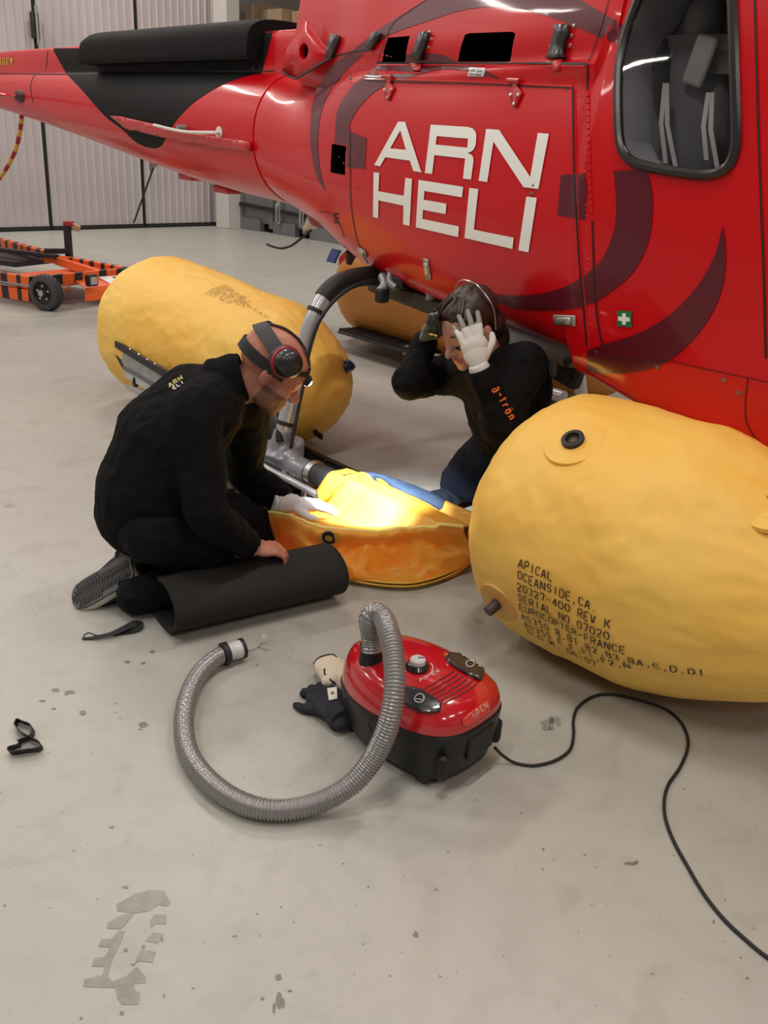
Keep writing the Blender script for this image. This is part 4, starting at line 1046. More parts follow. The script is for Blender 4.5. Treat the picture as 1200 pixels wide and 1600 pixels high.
ctl = [  # rows back -> rim -> foot of the front wall; (px, py, z)
 [(492, 800, .02), (520, 770, .03), (548, 764, .03), (585, 762, .02), (640, 780, .02), (700, 805, .02), (752, 826, .02)],
 [(497, 786, .12), (515, 762, .17), (542, 744, .20), (572, 738, .20), (640, 757, .19), (695, 782, .18), (748, 806, .19)],
 [(470, 800, .14), (508, 778, .15), (545, 757, .18), (590, 757, .17), (628, 768, .20), (690, 795, .17), (744, 812, .20)],
 [(450, 803, .16), (490, 799, .10), (540, 790, .07), (590, 795, .05), (632, 790, .11), (676, 808, .12), (736, 822, .20)],
 [(432, 797, .20), (478, 806, .16), (530, 812, .11), (585, 818, .09), (635, 815, .10), (680, 820, .14), (730, 824, .20)],
 [(420, 801, .215), (470, 814, .20), (520, 826, .185), (570, 832, .18), (620, 830, .18), (672, 827, .185), (724, 826, .20)],
 [(423, 822, .16), (474, 840, .145), (520, 853, .13), (572, 858, .12), (622, 856, .12), (680, 850, .125), (731, 846, .14)],
 [(430, 845, .09), (480, 866, .08), (525, 880, .075), (575, 885, .07), (630, 884, .065), (688, 876, .07), (735, 864, .09)],
 [(436, 862, .03), (482, 888, .02), (528, 902, .025), (575, 912, .015), (635, 916, .012), (695, 904, .012), (734, 884, .03)],
 [(450, 858, .006), (490, 880, .006), (530, 893, .006), (575, 900, .006), (635, 903, .006), (690, 892, .006), (726, 878, .006)]]
base = [[at(x, y, z=z) for x, y, z in r] for r in ctl]
rows1 = [catmull(r, 22) for r in base]
cols = list(zip(*rows1)); cols = [catmull(list(c), 16) for c in cols]
rows = list(zip(*cols)); NR, NC = len(rows), len(rows[0])
def fabp(i, j):
    p = rows[i][j].copy(); q = p * 7
    k = min(1, max(0, p.z / .03))
    am = .007 if i < 70 else (.007 + .023 * min(1, (i - 70) / 20))
    h = 1 - 2.6 * abs(noise.noise(q * .8 + V((3, 0, 0)))); h2 = 1 - 2 * abs(noise.noise(q * 2.3))
    nn = (CAM - p).normalized()
    p = p + (nn * .5 + V((0, 0, .6))) * am * k * (h * .9 + h2 * .5 - .5)
    h = hl(p)
    if h.x > -2.84 and i < 84: p.z = max(p.z, min(.205, .19 - (abs(h.y + 1.045) - .06) * 1.1 + .008 * noise.noise(q * 1.5)) - max(0, -2.78 - h.x) * 1.2)
    p.z = max(p.z, .004); return p
G = [[fabp(i, j) for j in range(NC)] for i in range(NR)]
mb = MB(); mb.grid(G); mb.build('bag_fabric', fabm, df, solid=.002)
FBV = BVHTree.FromPolygons(mb.v, mb.f)
BLUE = mat('blue_patch', (.03, .055, .10), .7, spec=.2, var=.2, vscale=14, bump=.2, bscale=90)
mb = MB(); mb.grid([[G[i][j] + V((0, 0, .004)) + (CAM - G[i][j]).normalized() * .003 for j in range(64, 111)] for i in range(15, 40)]); mb.build('blue_patch', BLUE, df)
rim = [G[80][j] + V((0, 0, .002)) for j in range(0, NC, 2)]
mb = MB(); mb.tube(rim, .0065, 8); mb.build('rim_hem', mat('hem_pale', (.88, .70, .22), .5), df)
p, n_ = hit(514, 840, FBV); n_ = n_ if n_.dot(CAM - p) > 0 else -n_
MB().lathe(p - n_ * .004, n_, [(0, .026), (.008, .025), (.010, .021), (.010, .015), (.005, .014), (.005, .003)], 28).build('inflation_port', BLK, df)
decal('port_patch', [circ(514, 840, 17, 18, .62)], mat('patch_amber', (.60, .33, .05), .5), .003, parent=df, bv=FBV, step=6)
# hem folds at the foot of the bag
for k, dz in ((0, .006), (1, .016)):
    pts = [at(x, y + 3 - 5 * k, z=.006 + .012 * k) for x, y in ((500, 893), (545, 905), (600, 914), (650, 914), (700, 899), (733, 878))]
    MB().ribbon(catmull(pts, 8), V((0, 0, .012)) + (CAM - pts[2]).normalized() * .05, .004).build('bag_seam', mat('seam_amber', (.70, .42, .06), .5), df)
# ------------------------------------------------------------------ foam mat
FOAM = mat('foam_mat', (.022, .021, .020), .85, spec=.25, bump=.35, bscale=260, bdist=.003)
fa, fb = at(268, 1001, z=0), at(530, 938, z=0); dm = (fb - fa).normalized(); sm = V((-dm.y, dm.x, 0))   # sm: away from the camera
fm = empty('foam_mat', (fa + fb) / 2, 'dark grey foam mat curled over beside the kneeling man', 'mat')
r = .108
prof = [(.30, .008), (.20, .008), (.10, .008), (.03, .009), (-.03, .018), (-.082, .055), (-.10, .098), (-.085, .140), (-.045, .168), (.01, .180), (.07, .170)]
pr_ = catmull([V((s, 0, z)) for s, z in prof], 5)
mb = MB(); nL = 24; rowsm = []
Lm = (fb - fa).length
for i in range(nL + 1):
    a = i / nL; o0 = fa + dm * (Lm * a) + sm * (.045 - .005 * a); sc = 1.0 + .02 * a
    rowsm.append([o0 + sm * p.x * (1 if p.z > .03 or p.x < 0 else (1 - .72 * a)) + V((0, 0, p.z * sc)) for p in pr_])
mb.grid(rowsm); mb.build('foam_sheet', FOAM, fm, solid=.014).modifiers[0].offset = 1
# ------------------------------------------------------------------ straps on the floor
ST = mat('strap_black', (.012, .012, .013), .6, bump=.2, bscale=300)
def px_ribbon(name, pts, wdt, root, th=.002):
    P3 = catmull([at(x, y, z=z) for x, y, z in pts], 6)
    n = len(P3); ws = []
    for i in range(n): ws.append(V((0, 0, 1)) * wdt)
    return P3
s1_ = empty('nylon_strap', at(175, 990, z=0), 'long black strap lying flat in front of the shoe', 'strap')
def flatstrap(name, pts, wds, root, m=ST, zc=.0025, th=.002):
    P3 = catmull([at(x, y, z=z) for x, y, z in pts], 6); n = len(P3); ws = []
    W3 = catmull([V((w_, 0, 0)) for w_ in wds], 6)
    for i in range(n):
        d = (P3[min(i + 1, n - 1)] - P3[max(i - 1, 0)]); d.z = 0; d.normalize(); ws.append(V((-d.y, d.x, 0)) * W3[i].x)
    return MB().ribbon(P3, ws, th).build(name, m, root)
flatstrap('strap_band', [(128, 998, .004), (142, 997, .005), (152, 995, .008), (175, 990, .012), (200, 979, .014), (212, 972, .016), (219, 975, .012), (214, 983, .008), (198, 987, .006), (176, 991, .004)], [.008, .014, .018, .022, .03, .024, .022, .022, .022, .02], s1_)
MB().tube(catmull([at(x, y, z=z) for x, y, z in ((131, 998, .004), (132, 992, .012), (139, 989, .014), (148, 992, .01), (153, 993, .006))], 5), .0022, 6).build('strap_cord', ST, s1_)
s2_ = empty('webbing_strap', at(40, 1155, z=0), 'twisted black webbing strap alone at the left edge of the floor', 'strap')
def edgestrap(pts, root, wz=.028, tilt=0):
    P3 = catmull([at(x, y, z=wz / 2) for x, y in pts], 6)
    return MB().ribbon(P3, V((0, tilt, 1)).normalized() * wz, .002).build('strap_loop', ST, root)
edgestrap([(24, 1133), (28, 1126), (36, 1129), (47, 1133), (52, 1141), (49, 1150), (40, 1155), (31, 1159), (30, 1165), (15, 1170), (17, 1176), (38, 1174), (62, 1170), (63, 1162), (50, 1154), (36, 1147), (26, 1137), (24, 1133)], s2_, .026, -.6)
# small clear plastic scrap near the hose mouth
sc_ = empty('plastic_scrap', at(405, 1008, z=0), 'tiny clear plastic scrap on the floor beside the open hose end', 'litter')
CLR = mat('clear_plastic', (.8, .78, .74), .15, trans=.5)
MB().tube(catmull([at(x, y, z=z) for x, y, z in ((386, 1016, .004), (394, 1013, .008), (403, 1008, .012), (409, 997, .02), (412, 995, .022), (405, 1008, .006), (414, 1012, .01), (420, 1015, .004))], 5), .0022, 6).build('plastic_thread', CLR, sc_)
p = at(408, 998, z=.02); MB().prism([p, p + V((.02, .0, .006)), p + V((.006, .012, .016))], V((0, -.002, 0))).build('plastic_flake', CLR, sc_, smooth=False)
# ------------------------------------------------------------------ tiger striped cart
ORG = bpy.data.materials.new('tiger_orange'); ORG.use_nodes = True
nt = ORG.node_tree; N = nt.nodes; K = nt.links; b = N['Principled BSDF']; tc = N.new('ShaderNodeTexCoord')
n = N.new('ShaderNodeTexWave'); n.inputs['Scale'].default_value = 2.3; n.inputs['Distortion'].default_value = 3.2; n.inputs['Detail'].default_value = 2; n.inputs['Detail Scale'].default_value = 1.5
mp = N.new('ShaderNodeMapping'); mp.inputs['Scale'].default_value = (1, 1, .35); K.new(tc.outputs['Object'], mp.inputs[0]); K.new(mp.outputs[0], n.inputs['Vector'])
r = N.new('ShaderNodeValToRGB'); r.color_ramp.interpolation = 'CONSTANT'; r.color_ramp.elements[0].color = (.01, .01, .01, 1); r.color_ramp.elements[1].position = .34; r.color_ramp.elements[1].color = (.78, .115, .012, 1)
K.new(n.outputs['Fac'], r.inputs[0]); K.new(r.outputs[0], b.inputs['Base Color']); b.inputs['Roughness'].default_value = .4
ORP = mat('cart_orange', (.78, .115, .012), .4)
BK = mat('cart_black', (.015, .015, .016), .5)
ct = empty('towing_cart', at(100, 470, z=0), 'orange cart with black tiger stripes and a black wheel, at the left edge', 'cart')
def ctb(name, a, b, z, wd, ht, m): return MB().beam(a + V((0, 0, z - ht / 2 - .27)), b + V((0, 0, z - ht / 2 - .27)), wd, ht).build(name, m, ct, smooth=False, bevel=.006)
cA_, cB_, cC_, cD_, cE_ = at(50, 432, z=.27), at(199, 418, z=.27), at(112, 402, z=.27), at(70, 397, z=.27), at(0, 425, z=.27)
dE = (cE_ - cA_).normalized(); dAB = (cB_ - cA_).normalized(); dP = V((-dAB.y, dAB.x, 0))
cE2 = cA_ + dE * 1.8
ctb('front_beam', cA_, cB_, .27, .05, .09, ORG)
ctb('left_beam', cA_, cE2, .27, .05, .10, ORG); ctb('left_beam', cA_, cE2, .155, .06, .10, ORG)
ctb('side_strip', cA_ + V((.0, -.03, 0)), cE2 + V((0, -.03, 0)), .20, .012, .02, mat('strip_steel', (.3, .3, .3), .4, metal=.5))
ctb('right_beam', cB_, cC_, .27, .07, .07, ORG)
ctb('inner_beam', cB_.lerp(cA_, .28), cC_.lerp(cD_, .55), .26, .06, .08, ORP)
ctb('rear_beam', cC_, cD_, .27, .06, .08, ORP)
cF = cD_ + (at(0, 378, z=.30) - at(70, 397, z=.30)).normalized() * 2.2
ctb('rear_rail', cD_, cF, .31, .08, .09, ORG)
ctb('middle_beam', cA_.lerp(cE2, .02) + dP * .0, cA_ + dE * .0 + dP * 1.1, .26, .05, .10, ORP)
ctb('middle_beam', cA_ + dP * .55 + dE * .05, cA_ + dP * .55 + dE * 1.7, .27, .05, .10, ORP)
ctb('crossbar', cD_ + dE * .05 - dP * .25, cD_ + dE * 1.7 - dP * .30, .285, .07, .04, BK)
MB().box(cD_ + dE * .9 - dP * .05 + V((0, 0, -.1)), (1.4, .5, .05), Matrix((dE, V((-dE.y, dE.x, 0)), V((0, 0, 1)))).transposed()).build('tray_floor', BK, ct, smooth=False)
MB().box(cA_.lerp(cC_, .5) + V((0, 0, -.11)), (.9, .8, .012), Matrix((dAB, dP, V((0, 0, 1)))).transposed()).build('tray_floor', ORP, ct, smooth=False)
# post with head
pb_ = at(108, 397, z=.27)
MB().beam(cD_ + V((0, 0, .03)), pb_ + V((0, 0, .03)), .07, .05).build('post_arm', BK, ct, smooth=False, bevel=.005)
MB().box(pb_ + V((0, 0, .12)), (.05, .07, .32), Matrix((dAB, dP, V((0, 0, 1)))).transposed()).build('post', BK, ct, smooth=False, bevel=.006)
MB().box(pb_ + V((.02, 0, .30)), (.10, .07, .05)).build('post_head', mat('head_red', (.35, .03, .03), .5), ct, bevel=.01)
MB().box(pb_ + V((.09, 0, .27)), (.08, .05, .06), Matrix.Rotation(.4, 3, 'Y')).build('post_lever', mat('lever_tan', (.5, .33, .2), .5), ct, bevel=.01)
# wheel
wc = at(72, 457, z=.152); wax = (at(100, 465, z=0) - at(60, 458, z=0)); wax = dP.cross(V((0, 0, 1))); 
wax = (V((.62, -.78, 0))).normalized() * 1
wax = (-dAB * .35 + V((-.25, -.9, 0))).normalized()
o = MB().lathe(wc - wax * .05, wax, [(0, .10), (.0, .125), (.012, .148), (.035, .153), (.065, .153), (.088, .148), (.10, .125), (.10, .10), (.085, .095)], 40).build('wheel', mat('tyre_rubber', (.05, .05, .052), .65, bump=.2, bscale=60), ct)
mb = MB()
for k in range(22):
    t = 2 * pi * k / 22; e1 = V((0, 0, 1)); e2 = wax.cross(e1).normalized()
    p1 = wc + wax * .045 + (e1 * cos(t) + e2 * sin(t)) * .1515; p2 = wc - wax * .045 + (e1 * cos(t + .5) + e2 * sin(t + .5)) * .1515
    pm = wc + (e1 * cos(t + .25) + e2 * sin(t + .25)) * .1555
    mb.tube([p1, pm, p2], .0022, 5)
mb.build('tread_groove', DARK, o)
MB().lathe(wc + wax * .035, wax, [(0, .098), (.006, .098), (.01, .090), (-.015, .08), (-.015, .045), (.01, .04), (.012, .02)], 30).build('rim', BK, o)
for k in range(5):
    t = 2 * pi * k / 5; c = wc + wax * .03 + (V((0, 0, 1)) * cos(t) + e2 * sin(t)) * .058
    MB().cyl(c, c + wax * .012, .011, seg=8).build('wheel_nut', STEEL, o)
MB().cyl(wc + wax * .04, wc + wax * .07, .026).build('hub_cap', STEEL, o)
# drive cover with lamp and sticker
h0 = at(112, 436, z=.21); h1 = at(205, 430, z=.21); g0, g1 = at(133, 471, z=.05), at(222, 462, z=.05); k0, k1 = at(133, 450, z=.16), at(222, 441, z=.16)
mb = MB(); mb.add([h0, h1, k1, k0, g1, g0, h0 + V((.1, .5, -.0)), h1 + V((.1, .5, 0))], [(0, 1, 2, 3), (3, 2, 4, 5), (0, 1, 7, 6)]); mb.build('drive_cover', ORP, ct, smooth=False, solid=.006)
MB().box(h0.lerp(g1, .5) + V((.02, .25, .02)), (.35, .28, .12)).build('motor_block', BK, ct, bevel=.02)
MB().cyl(wc - wax * .04, wc - wax * .28, .03).build('axle', mat('axle_rust', (.35, .15, .08), .5, metal=.4), ct)
lc = at(143, 438, z=.235) + V((0, -.0, 0)); RL = Matrix((dAB, V((-dAB.y, dAB.x, 0)), V((0, 0, 1)))).transposed()
o = MB().box(lc, (.10, .06, .10), RL).build('work_lamp', BK, ct, bevel=.008)
MB().box(lc - V((-dAB.y, dAB.x, 0)) * .031, (.07, .006, .065), RL).build('lamp_lens', mat('lens_grey', (.45, .45, .45), .2), o)
sa = [h0.lerp(h1, .42), h0.lerp(h1, .72), k0.lerp(k1, .75), k0.lerp(k1, .46)]
nn = (sa[1] - sa[0]).cross(sa[3] - sa[0]).normalized(); nn = nn if nn.dot(CAM - sa[0]) > 0 else -nn
MB().add([p + nn * .006 for p in sa], [(0, 1, 2, 3)]).build('cover_sticker', WHITEP, ct, smooth=False)
# ------------------------------------------------------------------ vacuum cleaner
aV = radians(-42); vd = V((cos(aV), sin(aV), 0)); vs_ = V((-vd.y, vd.x, 0)); vc = V((.106, 1.982, 0)); VS = 1.14
def vp(a, b_, z): return vc + vd * a * VS + vs_ * b_ * VS + V((0, 0, z * VS if z > .04 else z))
vac = empty('vacuum_cleaner', vc, 'red and black canister vacuum cleaner with a grey ribbed hose standing on the floor', 'vacuum cleaner')
def outline(A, B, n=48, sh=0):
    out = []
    for k in range(n):
        t = 2 * pi * k / n; c, s_ = cos(t), sin(t); e = 2 / 3.6 if c > 0 else 2 / 2.1
        es = 2 / (3.0 if c > 0 else 2.3)
        out.append((A * abs(c) ** e * (1 if c > 0 else -1) + sh, B * abs(s_) ** es * (1 if s_ > 0 else -1) * (1 - (.10 if c < 0 else .0) * abs(c))))
    return out
def vstack(layers, name, m, capb=True):
    mb = MB(); vs = []; n = 48
    for (A, B, z, zf, sh) in layers:
        for a, b_ in outline(A, B, n, sh): vs.append(vp(a, b_, z + zf * a))
    fs = [(i * n + k, i * n + (k + 1) % n, (i + 1) * n + (k + 1) % n, (i + 1) * n + k) for i in range(len(layers) - 1) for k in range(n)]
    fs += [list(range(n))[::-1], [(len(layers) - 1) * n + k for k in range(n)]]
    mb.add(vs, fs); return mb, name, m
VBK = mat('vac_black', (.012, .012, .013), .42, spec=.35, bump=.08, bscale=400, bdist=.001)
VRD = mat('vac_red', (.50, .008, .016), .18, coat=.9)
low = [(.165, .108, .016, 0, 0), (.178, .120, .03, 0, 0), (.186, .126, .06, 0, 0), (.192, .132, .10, 0, 0), (.196, .136, .128, .08, 0), (.193, .134, .133, .08, 0)]
mb, nm, m_ = vstack(low, 'lower_shell', VBK); mb.build(nm, m_, vac)
upr = [(.192, .133, .131, .08, 0), (.193, .133, .142, .07, 0), (.190, .130, .160, .05, 0), (.184, .125, .178, .03, 0), (.173, .115, .193, .01, -.002), (.155, .101, .204, 0, -.003), (.125, .079, .211, 0, -.004), (.08, .048, .2145, 0, -.006), (.03, .016, .2155, 0, -.006), (.01, .006, .2155, 0, -.006)]
mb, nm, m_ = vstack(upr, 'upper_shell', VRD); mb.build(nm, m_, vac); VB = BVHTree.FromPolygons(mb.v, mb.f)
SV = lambda p: q3(440, 940, 3.158, p)
for poly in (cr2([(597, 425), (680, 440), (775, 498), (788, 520), (775, 545), (710, 552), (640, 525), (597, 488), (597, 425)], 3)[:-1], cr2([(820, 265), (880, 270), (960, 310), (993, 350), (985, 390), (955, 385), (870, 340), (808, 290), (820, 265)], 3)[:-1]):
    decal('pedal_button', [SV(poly)], mat('button_black', (.015, .014, .015), .3, coat=.4), .005, parent=vac, bv=VB, step=4, thick=.008)
WI = mat('print_white', (.65, .62, .60), .4)
def ring_px(cx, cy, r, w=1.0, e=.85): return stroke([(cx + r * cos(2 * pi * k / 18), cy + r * e * sin(2 * pi * k / 18)) for k in range(19)], w, 2)
decal('button_symbol', [ring_px(656.3, 1094.5, 7)], WI, .0105, parent=vac, bv=VB, step=2); decal('button_symbol', [[(651, 1094), (661, 1096), (661, 1097), (651, 1095)]], WI, .0105, parent=vac, bv=VB, step=2)
decal('button_symbol', [ring_px(733, 1042, 6)], WI, .0105, parent=vac, bv=VB, step=2)
VG = mat('vent_dark', (.10, .003, .006), .5)
mbv = []
for k in range(6):
    ox, oy = 690 + 22.5 * k, 440 + 13.2 * k
    mbv.append(stroke(SV([(ox, oy), (ox + 38, oy - 24), (ox + 58, oy - 30), (ox + 85, oy - 52), (ox + 108, oy - 60), (ox + 160, oy - 98)]), 2.3, 2))
for m1 in mbv: decal('vent_slot', [m1], VG, .0015, parent=vac, bv=VB, step=2)
decal('tag_open', [SV(cr2([(888, 592), (900, 572), (995, 497), (1018, 503), (1020, 525), (1005, 550), (915, 608), (893, 606), (888, 592)], 3)[:-1])], mat('open_tag', (.62, .05, .03), .25, coat=.5), .004, parent=vac, bv=VB, step=3, thick=.006)
def word(txt, x0, y0, dx, dy, h, m, off, root, bv, name='printed_word', w=.8, sk=0):
    l_ = sqrt(dx * dx + dy * dy); ux, uy = dx / l_, dy / l_; vx, vy = -uy + sk * ux, ux + sk * uy
    for i, c in enumerate(txt):
        polys = []
        for (xa, ya, xb, yb) in GL.get(c, []):
            A = (x0 + dx * i + ux * xa / 4 * l_ * .62 + vx * ya / 6 * h, y0 + dy * i + uy * xa / 4 * l_ * .62 + vy * ya / 6 * h)
            B = (x0 + dx * i + ux * xb / 4 * l_ * .62 + vx * yb / 6 * h, y0 + dy * i + uy * xb / 4 * l_ * .62 + vy * yb / 6 * h)
            if (V(A) - V(B)).length > .1: polys.append(stroke([A, B], w))
        mbw = MB()
        for p_ in polys:
            q_ = [hitn(x, y, off, bv) for x, y in p_]
            if all(q_): mbw.add(q_, [(0, 1, 2, 3)])
        if mbw.v: mbw.build('letter', m, root, smooth=False)
word('OPEN', 734, 1116, 6.0, -4.6, 6, WI, .0085, vac, VB)
word('POWER', 655, 1062, 6.4, -3.3, 4.5, WI, .002, vac, VB)
decal('dial_scale', [stroke([(664, 1058), (670, 1056), (675, 1050), (676, 1042), (673, 1037)], 1.2, 4)], WI, .002, parent=vac, bv=VB, step=2)
p, n_ = hit(652, 1043, VB); n_ = n_ if n_.z > 0 else -n_
MB().lathe(p - n_ * .004, n_, [(0, .031), (.010, .031), (.018, .025), (.019, .02)], 32).build('dial_base', mat('button_black', (.015, .014, .015), .3), vac)
o = MB().lathe(p + n_ * .012, n_, [(0, .021), (.012, .020), (.015, .017)], 32).build('dial_knob', mat('dial_grey', (.55, .55, .56), .35), vac)
MB().box(p + n_ * .028 + V((.008, .003, 0)), (.014, .002, .002)).build('dial_mark', BLK, o)
# black rim hooks at the back and castors
MB().box(vp(.192, .0, .10), (.012, .10, .07), Matrix((vd, vs_, V((0, 0, 1)))).transposed()).build('rear_socket', VBK, vac, bevel=.006)
for a, b_ in ((.172, .088), (.176, -.104)): MB().box(vp(a, b_, .075), (.028, .028, .07), Matrix((vd, vs_, V((0, 0, 1)))).transposed()).build('corner_bumper', VBK, vac, bevel=.012)
for a, b_ in ((.12, -.09), (.12, .09), (-.12, 0)): MB().ball(vp(a, b_, .018), (.022, .022, .018)).build('castor', BLK, vac)
decal('wheel_arch', [stroke(SV([(440, 640), (428, 600), (445, 560), (480, 545)]), 2.2, 5)], BLK, .001, parent=vac, bv=BVHTree.FromPolygons(*(lambda q: (q.v, q.f))(vstack(low, '', None)[0])), step=3)
# hose
pp = at(582, 1030, z=.235); pd = V((-.05, 0, 1)).normalized()
MB().lathe(pp - V((0, 0, .03)), pd, [(0, .034), (.03, .034), (.04, .031), (.075, .031), (.078, .027)], 28).build('hose_socket', VBK, vac)
hpx = [(581, 1018, .285), (580, 990, .33), (577, 968, .375), (585, 957, .395), (598, 964, .395), (608, 990, .385), (615, 1025, .355), (617, 1065, .315), (613, 1105, .265), (603, 1145, .205), (583, 1185, .135), (550, 1225, .075), (503, 1252, .038), (450, 1265, .030), (400, 1262, .030), (355, 1243, .030), (318, 1212, .030), (294, 1175, .030), (287, 1130, .030), (295, 1085, .030), (312, 1052, .033), (335, 1030, .036), (352, 1021, .038)]
hpth = resample(catmull([at(x, y, z=z) for x, y, z in hpx], 10), .0018)
HOSE = mat('hose_grey', (.27, .26, .26), .26, coat=.5, metal=.4)
rr_ = [.0245 + .0024 * sin(2 * pi * i * .0018 / .0078) for i in range(len(hpth))]
o = MB().tube(hpth, rr_, 18).build('hose', HOSE, vac); 
for p_ in o.data.polygons: p_.use_smooth = True
for e_ in o.data.edges: e_.use_edge_sharp = False
e = at(352, 1021, z=.038); e1 = at(378, 1013, z=.04); de = (e1 - e).normalized()
MB().lathe(e - de * .012, de, [(0, .028), (.004, .034), (.02, .034), (.022, .029)], 28).build('hose_cuff', BLK, vac)
MB().lathe(e + de * .008, de, [(0, .026), (.006, .027), (.010, .0245), (.014, .027), (.018, .0245), (.022, .027), (.045, .027)], 28).build('hose_end', mat('cuff_silver', (.6, .6, .6), .3), vac)
MB().lathe(e + de * .05, de, [(0, .027), (.001, .031), (.010, .031), (.011, .024), (-.02, .022)], 28).build('end_ring', BLK, vac)
# cord
cpts = [(773, 1168, .055), (785, 1180, .03), (805, 1192, .006), (835, 1196, .005), (868, 1188, .005), (890, 1172, .005), (896, 1150, .005), (896, 1125, .005), (903, 1105, .005), (925, 1089, .005), (950, 1084.5, .005), (980, 1089, .005), (1010, 1097, .005), (1040, 1108, .005), (1062, 1126, .005), (1074, 1150, .005), (1074, 1172, .005), (1062, 1200, .005), (1045, 1225, .005), (1038, 1250, .005), (1040, 1280, .005), (1053, 1315, .005), (1075, 1355, .005), (1100, 1397, .005), (1130, 1435, .005), (1165, 1468, .005), (1205, 1500, .005), (1290, 1555, .005)]
MB().tube(catmull([at(x, y, z=z) for x, y, z in cpts], 8), .0042, 8).build('power_cord', BLK, vac)
# ------------------------------------------------------------------ hands (shared by gloves and people)
def hand(wr, d, nrm, thumb, curl=(.35, .5, .4), s=1.0, r=1.0, spread=.12, tcurl=.5, fl=None):
    """wr wrist point, d towards the fingers, nrm out of the palm, thumb +1/-1 side (d x nrm * thumb)"""
    d = V(d).normalized(); nrm = V(nrm); nrm = (nrm - d * nrm.dot(d)).normalized(); sd = d.cross(nrm) * thumb
    mb = MB(); wr = V(wr)
    PT = lambda a, b, c: wr + (d * a + sd * b + nrm * c) * s
    Rm = Matrix((sd, d, nrm)).transposed()
    mb.tube([PT(-.06, 0, 0), PT(-.01, 0, 0)], [.029 * s * r, .026 * s * r], 12)
    mb.ball(PT(.035, 0, 0), (.036 * s * r, .045 * s, .017 * s * r), Rm); mb.ball(PT(.065, .002, -.002), (.040 * s * r, .030 * s, .0145 * s * r), Rm)
    mb.ball(PT(.028, .022, .008), (.017 * s * r, .032 * s, .015 * s * r), Rm)
    L_ = [(.028, .042, .026, .022), (.009, .047, .029, .023), (-.011, .043, .027, .022), (-.029, .034, .021, .019)]
    for k, (b_, l1, l2, l3) in enumerate(L_):
        base = PT(.080 - (.008 if k == 3 else 0) - (.003 if k == 0 else 0), b_, -.002); sp = (1.5 - k) * spread
        c = curl[k] if hasattr(curl[0], '__len__') else curl
        dv = (d * cos(sp) + sd * sin(sp)); p = base; a = 0; pts = [PT(.045, b_ * .8, -.001), p]
        for ln, cc in zip((l1, l2, l3), c):
            a += cc; p = p + (dv * cos(a) + nrm * sin(a)) * ln * s; pts.append(p)
        rr = [.010, .0098, .0088, .0080, .0066]; rr = [q * s * r * (.92 if k == 3 else 1) for q in rr]
        P2 = catmull(pts, 4); R2 = [rr[min(int(i / 4), 3)] + (rr[min(int(i / 4) + 1, 4)] - rr[min(int(i / 4), 3)]) * (i % 4) / 4 for i in range(len(P2))]
        mb.tube(P2, R2, 10); mb.ball(P2[-1], R2[-1] * 1.03, None, 10)
    tb = [PT(.012, .020, .006), PT(.034, .040, .012)]; a = .35 + tcurl * .2; dirt = (d * .62 + sd * .72 + nrm * .35 * tcurl).normalized()
    tb.append(tb[-1] + dirt * .034 * s); dirt2 = (d * .85 + sd * .25 + nrm * .5 * tcurl).normalized(); tb.append(tb[-1] + dirt2 * .027 * s)
    P2 = catmull(tb, 4); mb.tube(P2, [(.0145 - .0058 * i / len(P2)) * s * r for i in range(len(P2))], 10); mb.ball(P2[-1], .0088 * s * r, None, 10)
    return mb
# gloves lying by the vacuum cleaner
GLB = mat('glove_black', (.010, .012, .022), .75, bump=.3, bscale=150); CREAM = mat('glove_cream', (.62, .55, .42), .7, bump=.2, bscale=80)
w1 = at(522, 1108, z=.03)
mb = hand(w1, at(488, 1062, z=.03) - w1, V((0, 0, -1)), 1, ((.3, .9, .7), (.25, .9, .8), (.2, .6, .6), (.1, .5, .4)), 1.05, 1.3, .13, .4)
cu = at(545, 1124, z=.028); cd_ = (cu - w1).normalized(); cs = V((-cd_.y, cd_.x, 0))
for k in range(7): mb.ball(w1 + cd_ * (.015 * k - .03), (.025, .05 + .001 * k, .022), Matrix((cd_, cs, V((0, 0, 1)))).transposed())
for v in mb.v: v.z = max(v.z, .004)
g1 = tag(mobj('work_glove', blob(mb, .004, 4, .0015, 30), GLB), 'black work glove with a small white label, fingers curled, lying beside the vacuum cleaner', 'glove', 'work gloves on the floor')
lb = [at(511, 1076, z=.054), at(526, 1074, z=.054), at(527, 1092, z=.054), at(514, 1095, z=.054)]
mb = MB(); mb.prism(lb, (0, 0, .002)); mb.build('sewn_label', mat('label_white', (.7, .68, .62), .6), g1, smooth=False)
ce = sum(lb, V((0, 0, 0))) / 4
dl_ = [ce + (lb[0] - ce) * 0 + V((0, .009, .003)), ce + V((.006, 0, .003)), ce + V((0, -.009, .003)), ce + V((-.006, 0, .003))]
MB().prism(dl_, (0, 0, .0006)).build('label_emblem', mat('emblem_tan', (.30, .16, .05), .6), g1, smooth=False)
w2 = at(531, 1062, z=.03)
mb = MB(); d2 = (at(505, 1035, z=.04) - w2); d2n = d2.normalized(); s2v = V((-d2n.y, d2n.x, 0)); R2_ = Matrix((d2n, s2v, V((0, 0, 1)))).transposed()
for k in range(8):
    f_ = k / 7; mb.ball(w2 + d2 * (f_ * 1.05 - .25) + V((0, 0, .008)), (.030, .044 + .012 * sin(f_ * pi), .026), R2_)
mb.ball(at(518, 1062, z=.05), (.02, .034, .016), R2_)
for v in mb.v: v.z = max(v.z, .004)
g2 = tag(mobj('work_glove', blob(mb, .004, 4, .0015, 30), CREAM), 'cream leather side of a work glove with black edging, topmost of the pair', 'glove', 'work gloves on the floor')
GB = BVHTree.FromPolygons([v.co for v in g2.data.vertices], [list(p.vertices) for p in g2.data.polygons])
